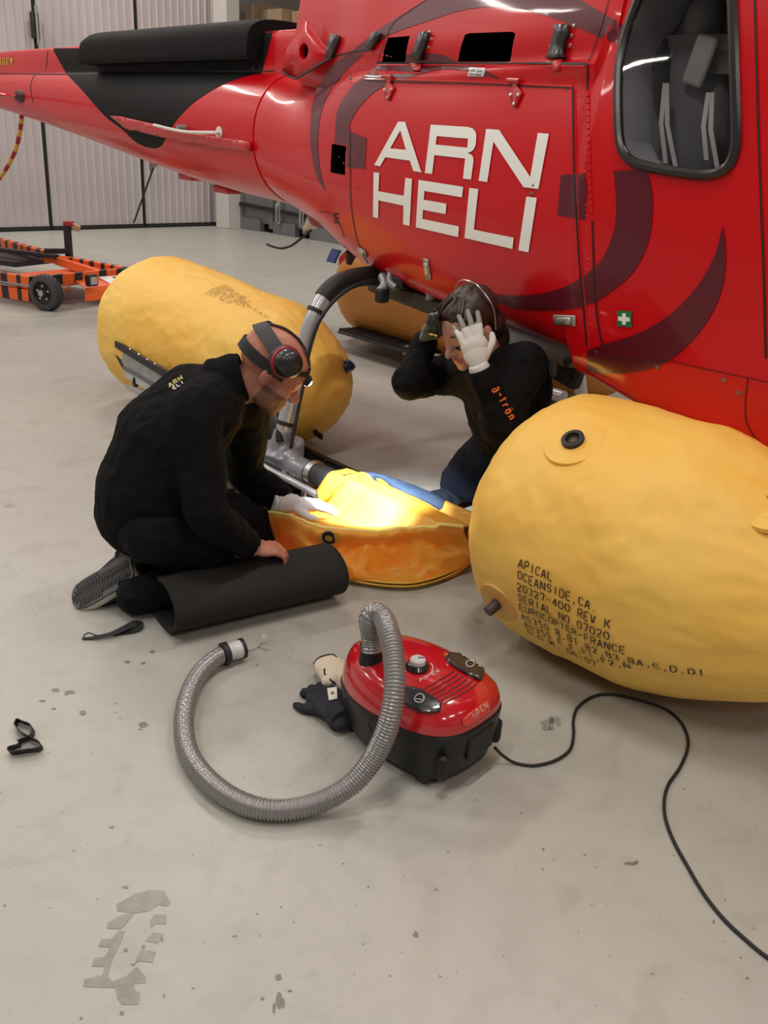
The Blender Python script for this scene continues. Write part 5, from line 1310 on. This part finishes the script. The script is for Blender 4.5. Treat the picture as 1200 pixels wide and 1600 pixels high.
for ed in ([(491, 1050), (490, 1038), (497, 1029), (508, 1024), (520, 1023), (526, 1027)], [(507, 1045), (508, 1054), (516, 1062), (524, 1068)]):
    q_ = [hitn(x, y, 0, GB) for x, y in ed]; q_ = [p for p in q_ if p]
    if len(q_) > 2: MB().tube(catmull(q_, 5), .0028, 6).build('glove_edging', GLB, g2)
# ------------------------------------------------------------------ people
def skinmat(name, c, c2):
    return mat(name, c, .5, col2=c2, vscale=25, bump=.15, bscale=120, bdist=.002, sss=.12)
SKIN = skinmat('skin', (.50, .22, .15), (.42, .16, .11)); SKIN2 = skinmat('skin_pale', (.56, .32, .23), (.48, .24, .17))
def frame(f, up):
    f = V(f).normalized(); up = V(up); up = (up - f * up.dot(f)).normalized(); return f, up, f.cross(up)
def head_mb(c, f, up, s=1.0, neck=None):
    f, u, r = frame(f, up); c = V(c); R = Matrix((f, r, u)).transposed(); mb = MB()
    P = lambda a, b, d: c + (f * a + r * b + u * d) * s
    B = lambda a, b, d, ra, rb, rd: mb.ball(P(a, b, d), (ra * s, rb * s, rd * s), R, 20)
    B(-.018, 0, .035, .098, .076, .088); B(.02, 0, .02, .078, .068, .085); B(.030, 0, -.035, .062, .058, .075)
    B(.050, 0, -.075, .042, .045, .035); B(.072, 0, -.098, .020, .022, .018); B(.0, 0, -.06, .05, .058, .05)
    for q in (-1, 1):
        B(.055, .036 * q, -.028, .030, .025, .028); B(.030, .050 * q, -.068, .030, .016, .028)      # cheek, jaw angle
        mb.tube([P(.084, .006 * q, .020), P(.080, .030 * q, .026), P(.066, .050 * q, .016)], [.009 * s, .010 * s, .009 * s], 10)
        B(.074, .032 * q, .004, .014, .016, .009)                                                     # lids
        B(-.012, .077 * q, -.008, .019, .007, .031); B(-.014, .082 * q, -.002, .014, .006, .022)       # ears
        B(.100, .011 * q, -.036, .010, .008, .008)
    mb.tube([P(.086, 0, .016), P(.098, 0, -.010), P(.112, 0, -.030)], [.008 * s, .010 * s, .012 * s], 12)
    mb.ball(P(.112, 0, -.032), .0115 * s, None, 12)
    mb.tube([P(.078, -.022, -.066), P(.092, -.010, -.060), P(.094, 0, -.062), P(.092, .010, -.060), P(.078, .022, -.066)], [.005 * s, .007 * s, .007 * s, .007 * s, .005 * s], 10)
    mb.tube([P(.078, -.018, -.075), P(.091, 0, -.074), P(.078, .018, -.075)], [.006 * s, .0085 * s, .006 * s], 10)
    if neck: mb.tube([P(-.02, 0, -.03), P(-.03, 0, -.08)] + [V(n) for n in neck], [.058 * s, .056 * s] + [.060] * len(neck), 18)
    return mb, P, R
def limb(mb, pts, rs, n=6, seg=16):
    P = catmull(pts, n); R = catmull([V((r, 0, 0)) for r in rs], n)
    mb.tube(P, [r.x for r in R], seg); mb.ball(P[0], R[0].x, None, seg); mb.ball(P[-1], R[-1].x, None, seg)
def chain(mb, pts, n=5):
    # pts: (center, (rx, ry, rz), R)
    for (c0, r0, R), (c1, r1, _) in zip(pts, pts[1:]):
        for k in range(n + 1):
            t = k / n; mb.ball(V(c0).lerp(V(c1), t), [a + (b - a) * t for a, b in zip(r0, r1)], R, 20)
def merge(*mbs):
    o = MB()
    for m in mbs: o.add(m.v, m.f)
    return o
CLOTH = mat('fleece_black', (.004, .004, .005), .9, spec=.15, bump=.3, bscale=260, bdist=.002, crease=.35, cscale=5)
TROU = mat('trousers_black', (.003, .0035, .006), .8, spec=.2, bump=.15, bscale=200, bdist=.002, crease=.5, cscale=7)
# ---------- person one, kneeling on the left
T1 = V((.82, .57, 0)).normalized(); S1 = V((T1.y, -T1.x, 0))     # facing, right hand side (towards the camera)
hip = at(226, 826, y=2.66); hip.z = .315
nb = at(356, 596, y=2.80)
ns, fs_ = at(304, 652, y=2.60), at(382, 650, y=2.96)
ne, fe = at(322, 800, y=2.50), at(386, 742, y=3.10)
nw, fw = at(396, 858, y=2.62), at(452, 786, y=3.02)
print('P1 hip', hip, 'neck', nb, 'upper arm', (ne - ns).length, (nw - ne).length, 'far', (fe - fs_).length, (fw - fe).length, 'torso', (nb - hip).length)
nk, fk = at(385, 898, y=2.74), at(400, 828, y=3.04)
nk.z = .10; fk.z = .13
na = at(232, 925, y=2.55); na.z = .07; na = na + V((-.05, .01, 0)); fa_ = at(205, 880, y=2.78); fa_.z = .09
toe = at(112, 938, z=.02); heel = at(206, 884, z=.15)
hc = at(424, 578, y=2.82)
f1v, u1v = V((.80, .12, -.60)), V((.62, .05, .78))
def R_of(x, z):
    x = V(x).normalized(); z = V(z); z = (z - x * z.dot(x)).normalized(); return Matrix((x, z.cross(x), z)).transposed()
def torso1(g):
    mb = MB(); up1 = (nb - hip).normalized()
    m1 = at(232, 760, y=2.66); m2 = at(262, 690, y=2.70); m3 = at(310, 632, y=2.77)
    pts = [(hip, (.135 + g, .175 + g, .12 + g), R_of(T1, V((0, 0, 1)))), (m1, (.145 + g, .175 + g, .12 + g), R_of(T1, V((.3, .2, 1)))), (m2, (.145 + g, .185 + g, .12 + g), R_of(T1 + V((0, 0, -.6)), V((.7, .5, 1)))), (m3, (.115 + g, .175 + g, .10 + g), R_of(T1 + V((0, 0, -.9)), V((1, .6, 1)))), (nb + V((-.02, 0, -.03)), (.07 + g, .085 + g, .06 + g), R_of(T1 + V((0, 0, -.9)), V((1, .6, 1))))]
    chain(mb, pts, 6); return mb
def arms1(g, full=True):
    mb = MB()
    for a, b, c in ((ns, ne, nw), (fs_, fe, fw)):
        limb(mb, [a.lerp(nb, .45), a, a.lerp(b, .5), b, b.lerp(c, .5), c], [.072 + g, .070 + g, .060 + g, .050 + g, .040 + g, .024 + g * .8])
    return mb
def legs1(g):
    mb = MB()
    for hs, k, a in ((hip + S1 * .09, nk, na), (hip - S1 * .09, fk, fa_)):
        limb(mb, [hs, hs.lerp(k, .5) + V((0, 0, .02)), k], [.105 + g, .095 + g, .068 + g]); limb(mb, [k, k.lerp(a, .45) + V((0, 0, -.005)), a], [.062 + g, .058 + g, .042 + g])
    return mb
hd, HP, HR = head_mb(hc, f1v, u1v, 1.10, [nb + V((-.01, 0, -.03))])
h1 = hand(nw, at(432, 858, y=2.66) - nw, V((.1, .35, -1)), 1, (.5, .8, .6), 1.0, 1.0, .10, .8)
h2 = hand(fw, at(520, 790, z=.215) - fw, V((0, .1, -1)), -1, (.1, .15, .12), .9, .85, .10, .3)
body = merge(hd, torso1(0), arms1(0), legs1(0), h1, h2)
me = blob(body, .0052, 5)
p1 = mobj('person', me, [SKIN, mat('stubble', (.20, .10, .065), .7, bump=.3, bscale=300)])
tag(p1, 'man kneeling on the left in black fleece and trousers, wearing ear muffs and a headlamp', 'person')
for pl in me.polygons:
    q = pl.center - HP(0, 0, 0); f_, u_, r_ = frame(f1v, u1v); a, b_, d = q.dot(f_), q.dot(r_), q.dot(u_)
    if q.length < .17 and d < -.035 and a > -.0 + abs(b_) * .0 and not (a > .10) and d > -.14: pl.material_index = 1
    # cropped hair stubble at the back
def stripe_trim(mb, plane_p, plane_n):
    return mb
# jacket: sleeves and torso, cut at the wrists by being shorter than the arms
def sleeves1(g):
    mb = MB()
    for a, b, c in ((ns, ne, nw), (fs_, fe, fw)):
        ce = b.lerp(c, .93)
        limb(mb, [a.lerp(nb, .45), a, a.lerp(b, .5), b, b.lerp(c, .5)], [.075 + g, .074 + g, .064 + g, .056 + g, .048 + g])
        mb.tube([b.lerp(c, .5), ce], [.048 + g, .034 + g], 18)
    return mb
jk = merge(torso1(.014), sleeves1(.010))
cdir = (hc - nb).normalized()
jk.tube([nb + cdir * -.05, nb + cdir * .012, nb + cdir * .045], [.085, .084, .078], 24)
hem = hip + V((0, 0, -.03))
jme = blob(jk, .009, 5, .0075, 7)
mobj('fleece_jacket', jme, CLOTH, p1)
MB().lathe(nb + cdir * .0, cdir, [(0, .080), (.05, .079), (.056, .074), (.05, .070), (.0, .070)], 30).build('collar', CLOTH, p1)
mobj('trousers', blob(legs1(.016), .009, 5, .007, 9), TROU, p1)
# white lettering on the back of the shoulder
JB = BVHTree.FromPolygons([v.co for v in jme.vertices], [list(p.vertices) for p in jme.polygons])
word('ARN', 263, 601, 7.5, -5.0, 6, mat('thread_yellow', (.55, .48, .12), .6), .003, p1, JB, w=1.6)
word('HELI', 264, 609, 6.0, -3.8, 5, WI, .003, p1, JB, w=1.4)
# shoes
def shoe(toe, heel, label, flipn=None, root=None):
    d = (heel - toe); Ls = d.length; d.normalize(); side = d.cross(V((0, 0, 1))).normalized()      # sole faces up/back
    nrm = V(flipn).normalized(); nrm = (nrm - d * nrm.dot(d)).normalized(); side = nrm.cross(d)
    Pt = lambda a, b, c: toe + d * a * Ls + side * b + nrm * c
    prof = [(0, .012), (.04, .034), (.12, .047), (.25, .054), (.42, .054), (.60, .053), (.80, .056), (.93, .050), (1, .028)]
    P_ = catmull([V((a, b, 0)) for a, b in prof], 4)
    outl = [(p.x, p.y) for p in P_] + [(p.x, -p.y) for p in P_[::-1]]
    mb = MB(); mb.prism([Pt(a, b, 0) for a, b in outl], nrm * -.008); o1 = mb.build('outsole', mat('outsole_grey', (.10, .10, .10), .6, bump=.5, bscale=120), root, smooth=False, bevel=.002)
    mbt = MB()
    for k in range(22):
        a = .05 + .9 * k / 21; w_ = min(max(0, .9 * (.05 if .1 < a < .5 else .036)), .046) * min(1, a * 8)
        pts = [Pt(a - .02, -w_, .001), Pt(a, -w_ * .5, .001), Pt(a - .02, 0, .001), Pt(a, w_ * .5, .001), Pt(a - .02, w_, .001)]
        mbt.ribbon(pts, d * .005, .004)
    mbt.build('tread', mat('tread_black', (.025, .025, .026), .7), o1, smooth=False)
    mb = MB(); n = len(outl); lay = [(1.0, -.008), (1.03, -.018), (1.0, -.030), (.97, -.036)]
    vs = []
    for s_, c in lay: vs += [Pt(.5 + (a - .5) * (1 + (s_ - 1) * .4), b * s_, c) for a, b in outl]
    mb.add(vs, [(i * n + k, i * n + (k + 1) % n, (i + 1) * n + (k + 1) % n, (i + 1) * n + k) for i in range(len(lay) - 1) for k in range(n)])
    mb.build('midsole', mat('midsole_white', (.62, .59, .52), .6), root)
    mb = MB()
    for k in range(14):
        a = .07 + .86 * k / 13; w_ = .046 if a < .5 else .038; hgt = .028 + .035 * min(1, max(0, (a - .1) * 1.8))
        mb.ball(Pt(a, 0, -.034 - hgt * .5), (.03, w_ * min(1, .55 + a * 2), hgt), Matrix((d, side, nrm)).transposed(), 16)
    mobj('shoe_upper', blob(mb, .006, 4), mat('shoe_black', (.02, .02, .022), .6, bump=.3, bscale=200), root)
for (t_, h_, nv) in ((toe, heel, (-.42, -.62, .66)), (toe + V((.03, .13, .0)), heel + V((-.02, .10, .02)), (-.55, -.3, .78))):
    shoe(t_, h_, '', nv, p1)
mb = MB(); limb(mb, [na, na.lerp(heel, .5) + V((0, 0, -.03)), heel.lerp(toe, .35) + V((.03, -.0, -.03))], [.045, .044, .03]); mobj('sock', blob(mb, .007, 3), TROU, p1)
# glove on the far hand
g = hand(fw, at(520, 790, z=.215) - fw, V((0, .1, -1)), -1, (.1, .15, .12), 1.03, 1.18, .10, .3)
mobj('glove', blob(g, .0042, 4), mat('glove_white', (.72, .72, .76), .6, bump=.2, bscale=150), p1)
gd = (at(520, 790, z=.215) - fw).normalized(); MB().lathe(fw - gd * .045, gd, [(0, .036), (.01, .037), (.05, .036), (.075, .031)], 24).build('glove_cuff', mat('glove_white', (.72, .72, .76), .6), p1)
# ear muffs and headlamp
mc = at(446, 566, y=2.66); ax = (V((.50, -.84, .02))).normalized()
o = MB().lathe(mc + ax * -.015, ax, [(0, .046), (.004, .051), (.016, .051), (.020, .046)], 32).build('ear_cushion', BLK, p1)
MB().lathe(mc, ax, [(0, .047), (.004, .050), (.012, .049), (.014, .044)], 32).build('cup_ring', mat('cup_red', (.35, .012, .025), .35), p1)
MB().lathe(mc + ax * .010, ax, [(0, .045), (.012, .045), (.030, .040), (.040, .030), (.045, .012), (.0455, .001)], 32).build('ear_cup', mat('cup_black', (.010, .009, .010), .38, coat=.2), p1)
mc2 = mc - ax * .22 + V((.02, 0, 0)); MB().lathe(mc2, -ax, [(0, .046), (.03, .044), (.042, .03), (.045, .01)], 24).build('ear_cup', mat('cup_black', (.012, .010, .012), .2), p1)
hb = lambda a, b, d: HP(a, b, d)
HBV = BVHTree.FromPolygons(hd.v, hd.f)
def band(dirs, wd, root, name, m, off=.006):
    # strap lying on the skull, traced through directions (f, r, u) from the head centre
    f_, u_, r_ = frame(f1v, u1v); c0 = HP(-.01, 0, .02); pts = []; ws = []
    for a, b, d in catmull([V(q) for q in dirs], 6):
        dv = (f_ * a + r_ * b + u_ * d).normalized(); hh = HBV.ray_cast(c0 + dv * .3, -dv)
        pts.append((hh[0] if hh[0] else c0 + dv * .09) + dv * off)
    for i in range(len(pts)):
        t_ = (pts[min(i + 1, len(pts) - 1)] - pts[max(i - 1, 0)]).normalized(); nn = (pts[i] - c0).normalized(); ws.append(t_.cross(nn).normalized() * wd)
    return MB().ribbon(pts, ws, .004).build(name, m, root)
HBM = mat('headband_grey', (.045, .048, .05), .7, bump=.2, bscale=200); HBD = mat('headband_black', (.012, .012, .013), .6)
band([(.55, .78, .18), (.1, .82, .42), (-.45, .6, .55), (-.8, 0, .55), (-.45, -.6, .55), (.1, -.82, .42), (.55, -.75, .2)], .048, p1, 'headband', HBM, .010)
band([(.5, .85, .0), (.0, .95, .02), (-.55, .8, -.02), (-.98, 0, -.02), (-.55, -.8, -.02), (.0, -.9, .0)], .036, p1, 'neck_strap', HBD, .008)
band([(.6, .75, .3), (.85, .5, .38), (.95, 0, .42), (.85, -.5, .38), (.6, -.75, .3)], .016, p1, 'forehead_strap', HBD, .005)
band([(-.75, 0, .6), (-.2, .12, 1), (.5, .1, .9), (.93, 0, .5)], .012, p1, 'top_strap', HBD, .005)
lp = HP(.097, .0, .040)
f_, u_, r_ = frame(f1v, u1v)
ld = (at(585, 796, z=.12) - lp).normalized()
o = MB().box(lp, (.030, .045, .03), Matrix((f_, r_, u_)).transposed()).build('headlamp', HBD, p1, bevel=.006)
MB().lathe(lp + ld * .012, ld, [(0, .012), (.006, .014), (.008, .010)], 20).build('headlamp_lens', mat('lens_lit', (.9, .9, .85), .3, emit=(1, .95, .85), estr=12), o)
sl_ = bpy.data.lights.new('headlamp_beam', 'SPOT'); sl_.energy = 260; sl_.spot_size = radians(50); sl_.spot_blend = 1.0; sl_.shadow_soft_size = .015; sl_.color = (.93, .95, 1)
so = bpy.data.objects.new('headlamp_beam', sl_); COL.objects.link(so); so.location = lp + ld * .035; so.rotation_euler = ld.to_track_quat('-Z', 'Y').to_euler()
# ---------- person two, crouching under the helicopter on the right
def PL2(px, py, ly): return atl(px, py, ly)
hc2 = PL2(733, 514, -1.02)
f2v, u2v = V((-.66, -.50, -.48)), V((-.35, -.28, .9))
nb2 = PL2(772, 560, -.90)
Ls, Rs = PL2(818, 572, -.95), PL2(700, 585, -.72)
Le, Re = PL2(782, 664, -1.06), PL2(640, 596, -1.10)
Lw, Rw = PL2(752, 584, -1.13), PL2(662, 540, -1.0)
kn = at(718, 768, z=.06); kn.z = .085
hip2 = at(802, 690, y=3.42)
ft = at(648, 795, z=.03)
print('P2 hip', hip2, 'neck', nb2, 'ua', (Le - Ls).length, (Lw - Le).length, 'R', (Re - Rs).length, (Rw - Re).length, 'torso', (nb2 - hip2).length, 'thigh', (kn - hip2).length, hl(hip2), hl(nb2))
T2 = V((-.8, -.6, 0)).normalized()
k2b = at(790, 775, y=3.5); k2b.z = .09
def torso2(g):
    mb = MB(); S2 = (Ls - Rs).normalized(); R = R_of(V((-.6, -.5, -.5)), V((-.3, -.3, 1)))
    m1 = hip2.lerp(nb2, .33) + V((.0, .02, 0)); m2 = hip2.lerp(nb2, .72) + V((.02, .02, 0))
    chain(mb, [(hip2, (.12 + g, .15 + g, .12 + g), R), (m1, (.12 + g, .155 + g, .12 + g), R), (m2, (.12 + g, .18 + g, .12 + g), R), (nb2 + V((.0, .03, -.05)), (.075 + g, .10 + g, .07 + g), R)], 6)
    limb(mb, [Rs, Rs.lerp(Ls, .5) + V((0, 0, -.02)), Ls], [.06 + g, .075 + g, .065 + g]); return mb
def arms2(g, cut=1.0):
    mb = MB()
    for a, b, c in ((Ls, Le, Lw), (Rs, Re, Rw)):
        e_ = b.lerp(c, cut)
        limb(mb, [a, a.lerp(b, .5), b], [.066 + g, .058 + g, .050 + g]); mb.tube(catmull([b, b.lerp(e_, .5), e_], 4), [.048 + g - (.014) * i / 8 for i in range(9)], 16); mb.ball(b, .050 + g)
    return mb
a2 = at(835, 770, y=3.95); a2.z = .08
ank = ft + V((.30, .30, .02))
def legs2(g):
    mb = MB()
    limb(mb, [hip2, hip2.lerp(kn, .5) + V((-.01, 0, .01)), kn + V((0, 0, .02))], [.115 + g, .098 + g, .075 + g]); limb(mb, [kn, kn + V((.22, .16, -.01)), kn + V((.40, .28, .0))], [.066 + g, .055 + g, .042 + g])
    limb(mb, [hip2 + V((.08, -.0, 0)), k2b + V((0, 0, .05)), k2b], [.11 + g, .085 + g, .075 + g]); limb(mb, [k2b, k2b + V((.2, .16, 0)), k2b + V((.36, .27, .0))], [.066 + g, .055 + g, .042 + g])
    return mb
hd2, HP2, HR2 = head_mb(hc2, f2v, u2v, 1.02, [nb2 + V((0, .02, -.03))])
fv2, uv2, rv2 = frame(f2v, u2v)
# hands: fingers laid over the hair, thumbs at the temples
Lpd = (PL2(730, 505, -1.16) - Lw); Rpd = (PL2(683, 490, -1.03) - Rw)
nL_ = (hc2 - PL2(745, 530, -1.13)).normalized(); nR_ = (hc2 - Rw).normalized()
LH = lambda s, r: hand(Lw + Lpd.normalized() * .03, Lpd, nL_, -1, ((.15, .35, .3), (.15, .35, .3), (.15, .4, .3), (.2, .4, .3)), s, r, .13, 1.2)
RH = lambda s, r: hand(Rw + Rpd.normalized() * .03, Rpd, nR_, 1, ((.3, .5, .4),) * 4, s, r, .12, .6)
body2 = merge(hd2, torso2(0), arms2(0), legs2(0), LH(.95, .85), RH(.95, .85))
me2 = blob(body2, .0052, 5)
p2 = mobj('person', me2, [SKIN2, mat('lips', (.42, .13, .11), .5), mat('lid', (.30, .15, .11), .5)])
tag(p2, 'long-haired man crouching under the helicopter in black sweatshirt, gloved hands raised to his head', 'person')
for pl in me2.polygons:
    q = pl.center - hc2; a, b_, d = q.dot(fv2), q.dot(rv2), q.dot(uv2)
    if a > .078 and abs(b_) < .026 and -.082 < d < -.055: pl.material_index = 1
    if a > .06 and .016 < abs(b_) < .05 and -.006 < d < .001: pl.material_index = 2
HAIR = bpy.data.materials.new('hair_brown'); HAIR.use_nodes = True
nt = HAIR.node_tree; N = nt.nodes; K = nt.links; b = N['Principled BSDF']; tc = N.new('ShaderNodeTexCoord'); wv = N.new('ShaderNodeTexNoise'); wv.inputs['Scale'].default_value = 60; wv.inputs['Detail'].default_value = 5
mp = N.new('ShaderNodeMapping'); mp.inputs['Scale'].default_value = (1, 1, .25); K.new(tc.outputs['Object'], mp.inputs[0]); K.new(mp.outputs[0], wv.inputs['Vector'])
r = N.new('ShaderNodeValToRGB'); r.color_ramp.elements[0].color = (.012, .006, .004, 1); r.color_ramp.elements[1].color = (.07, .034, .02, 1); r.color_ramp.elements[0].position = .4; r.color_ramp.elements[1].position = .65
K.new(wv.outputs['Fac'], r.inputs[0]); K.new(r.outputs[0], b.inputs['Base Color']); b.inputs['Roughness'].default_value = .45
bp = N.new('ShaderNodeBump'); bp.inputs['Strength'].default_value = .6; bp.inputs['Distance'].default_value = .004; K.new(wv.outputs['Fac'], bp.inputs['Height']); K.new(bp.outputs[0], b.inputs['Normal'])
hm = MB(); R_ = Matrix((fv2, rv2, uv2)).transposed()
hm.ball(HP2(-.030, 0, .048), (.100, .086, .090), R_, 24); hm.ball(HP2(.015, 0, .085), (.062, .066, .038), R_, 20); hm.ball(HP2(-.075, 0, -.02), (.055, .070, .085), R_, 20); hm.ball(HP2(-.085, 0, -.09), (.05, .06, .06), R_, 16)
for q in (-1, 1): hm.ball(HP2(.03, .062 * q, .055), (.045, .022, .045), R_, 14)
hme = blob(hm, .006, 3)
for v in hme.vertices:
    q = v.co - hc2; k_ = noise.noise(V((q.dot(rv2) * 60, math.atan2(q.dot(uv2), q.dot(fv2)) * 2, 1))) 
    v.co += v.normal * k_ * .007
o = mobj('hair', hme, HAIR, p2)
# loose strands combed over, front lock and beard
def strand(pts, r): MB().tube(catmull(pts, 6), [r * (1 - .75 * i / (6 * (len(pts) - 1))) for i in range(6 * (len(pts) - 1) + 1)], 6).build('hair_lock', HAIR, p2)
random.seed(3)
for k in range(26):
    b0 = random.uniform(-.055, .06); a0 = random.uniform(-.04, .02)
    sgn = 1 if b0 > 0 else -1
    strand([HP2(a0, b0 * .8, .133 - abs(b0) * .25), HP2(a0 + .035, b0 + .010 * sgn, .118 - abs(b0) * .3), HP2(a0 + .052, b0 + .015 * sgn, .092 + random.uniform(-.012, .01)), HP2(a0 + .045, b0 + .022 * sgn, .068 + random.uniform(-.02, .015))], .0055)
for k in range(8):
    strand([HP2(.045 + random.uniform(-.01, .02), random.uniform(-.012, .012), -.105), HP2(.05, random.uniform(-.012, .012), -.14), HP2(.045 + random.uniform(-.02, .02), random.uniform(-.02, .02), -.19)], .007)
bw = MB()
for q in (-1, 1): MB().tube(catmull([HP2(.090, .012 * q, .028), HP2(.088, .030 * q, .036), HP2(.072, .050 * q, .028)], 5), .0035, 8).build('eyebrow', HAIR, p2)
# sweatshirt, jeans, gloves
SW = mat('sweatshirt_black', (.004, .004, .0045), .85, spec=.18, bump=.25, bscale=240, bdist=.002, crease=.5, cscale=6)
sme = blob(merge(torso2(.015), arms2(.012, .80)), .009, 5, .008, 8); so2 = mobj('sweatshirt', sme, SW, p2)
SB = BVHTree.FromPolygons([v.co for v in sme.vertices], [list(p.vertices) for p in sme.polygons])
for b_, c_ in ((Le, Lw), (Re, Rw)):
    d_ = (c_ - b_).normalized(); MB().lathe(b_.lerp(c_, .72), d_, [(0, .046), (.01, .050), (.065, .047), (.075, .042), (.06, .038)], 24).build('cuff', SW, p2)
OT = mat('print_orange', (.80, .16, .02), .5)
txt = [('a', 0)]
GL.update({'a': [(.6, 1.6, 3, 1.6), (3.6, 1.8, 3.6, 6.4), (3.0, 3.7, 1, 3.7), (.2, 4.2, .2, 5.6), (.8, 6.2, 3.0, 6.2)], 't': [(1.6, 0, 1.6, 6), (.2, 2, 3.2, 2)], 'r': [(.6, 2, .6, 6), (1, 2.6, 3.2, 2)], 'o': [(.4, 2.2, .4, 5.8), (.6, 2, 3.2, 2), (3.4, 2.2, 3.4, 5.8), (.6, 6, 3.2, 6), (.8, 0, 1.2, 0), (2.4, 0, 2.8, 0)], 'n': [(.5, 2, .5, 6), (.7, 2.2, 3.2, 2.2), (3.4, 2.2, 3.4, 6)]})
word('a-tron', 779, 602, 4.9, 8.6, 12, OT, .004, p2, SB, w=2.5)
decal('print_dot', [circ(769, 596, 1.8)], OT, .004, parent=p2, bv=SB, step=2); decal('print_dot', [circ(774, 594, 1.8)], OT, .004, parent=p2, bv=SB, step=2)
mobj('jeans', blob(legs2(.014), .009, 5, .006, 9), mat('jeans_navy', (.005, .010, .022), .8, spec=.2, bump=.2, bscale=260, bdist=.002, crease=.45, cscale=7), p2)
GW = mat('glove_pale', (.70, .70, .66), .65, bump=.25, bscale=200); GG = mat('glove_grip', (.25, .27, .23), .6)
def glove2(mbf, hw, d_, nrm, label, grip):
    gm = mbf(1.0, 1.15); me = blob(gm, .004, 3); o = mobj('glove', me, [GW, GG], p2); dn_ = V(d_).normalized()
    for pl in me.polygons:
        q = pl.center - hw
        if pl.normal.dot(nrm) > grip or q.dot(dn_) > .155: pl.material_index = 1
    o['label'] = label; return o
glove2(LH, Lw, Lpd, nL_, 'white work glove with grey finger tips', .25)
o = glove2(RH, Rw, Rpd, nR_, 'grey green work glove', -.8)
for hw, d_, b_ in ((Lw, Lpd, Le), (Rw, Rpd, Re)):
    dd_ = (hw - b_).normalized(); MB().lathe(b_.lerp(hw, .86), dd_, [(0, .034), (.01, .036), (.05, .034), (.06, .03)], 20).build('glove_cuff', GW, p2)
# shoe behind the knee
mb = MB(); chain(mb, [(ft + V((.0, .0, .03)), (.05, .04, .03), None), (ft + V((.14, .10, .02)), (.07, .045, .045), None)], 4); mobj('shoe', blob(mb, .008, 4), mat('shoe_navy', (.012, .018, .03), .6), p2)
# ear muffs being put on
for (px, py, ly, axv, rr_) in ((681, 507, -1.13, V((-.86, .35, -.1)), .040), (722, 533, -1.07, None, .030)):
    c_ = PL2(px, py, ly); ax2 = axv if axv is not None else (CAM - c_).normalized() * .6 + V((-.35, -.2, -.25))
    ax2 = V(ax2).normalized()
    MB().lathe(c_ - ax2 * .02, ax2, [(0, rr_ * .95), (.006, rr_ * 1.1), (.016, rr_ * 1.1), (.020, rr_), (.034, rr_), (.044, rr_ * .8), (.047, rr_ * .3)], 28).build('ear_cup', mat('cup_green_black', (.014, .016, .013), .25, coat=.4), p2)
hbp = [HP2(-.03, -.10, .0), HP2(-.05, -.095, .07), HP2(-.055, -.05, .135), HP2(-.055, 0, .150), HP2(-.055, .05, .135), HP2(-.05, .095, .07), HP2(-.03, .10, .0)]
MB().tube(catmull(hbp, 6), .0022, 6).build('wire_headband', STEEL, p2)
bpy.context.view_layer.update()
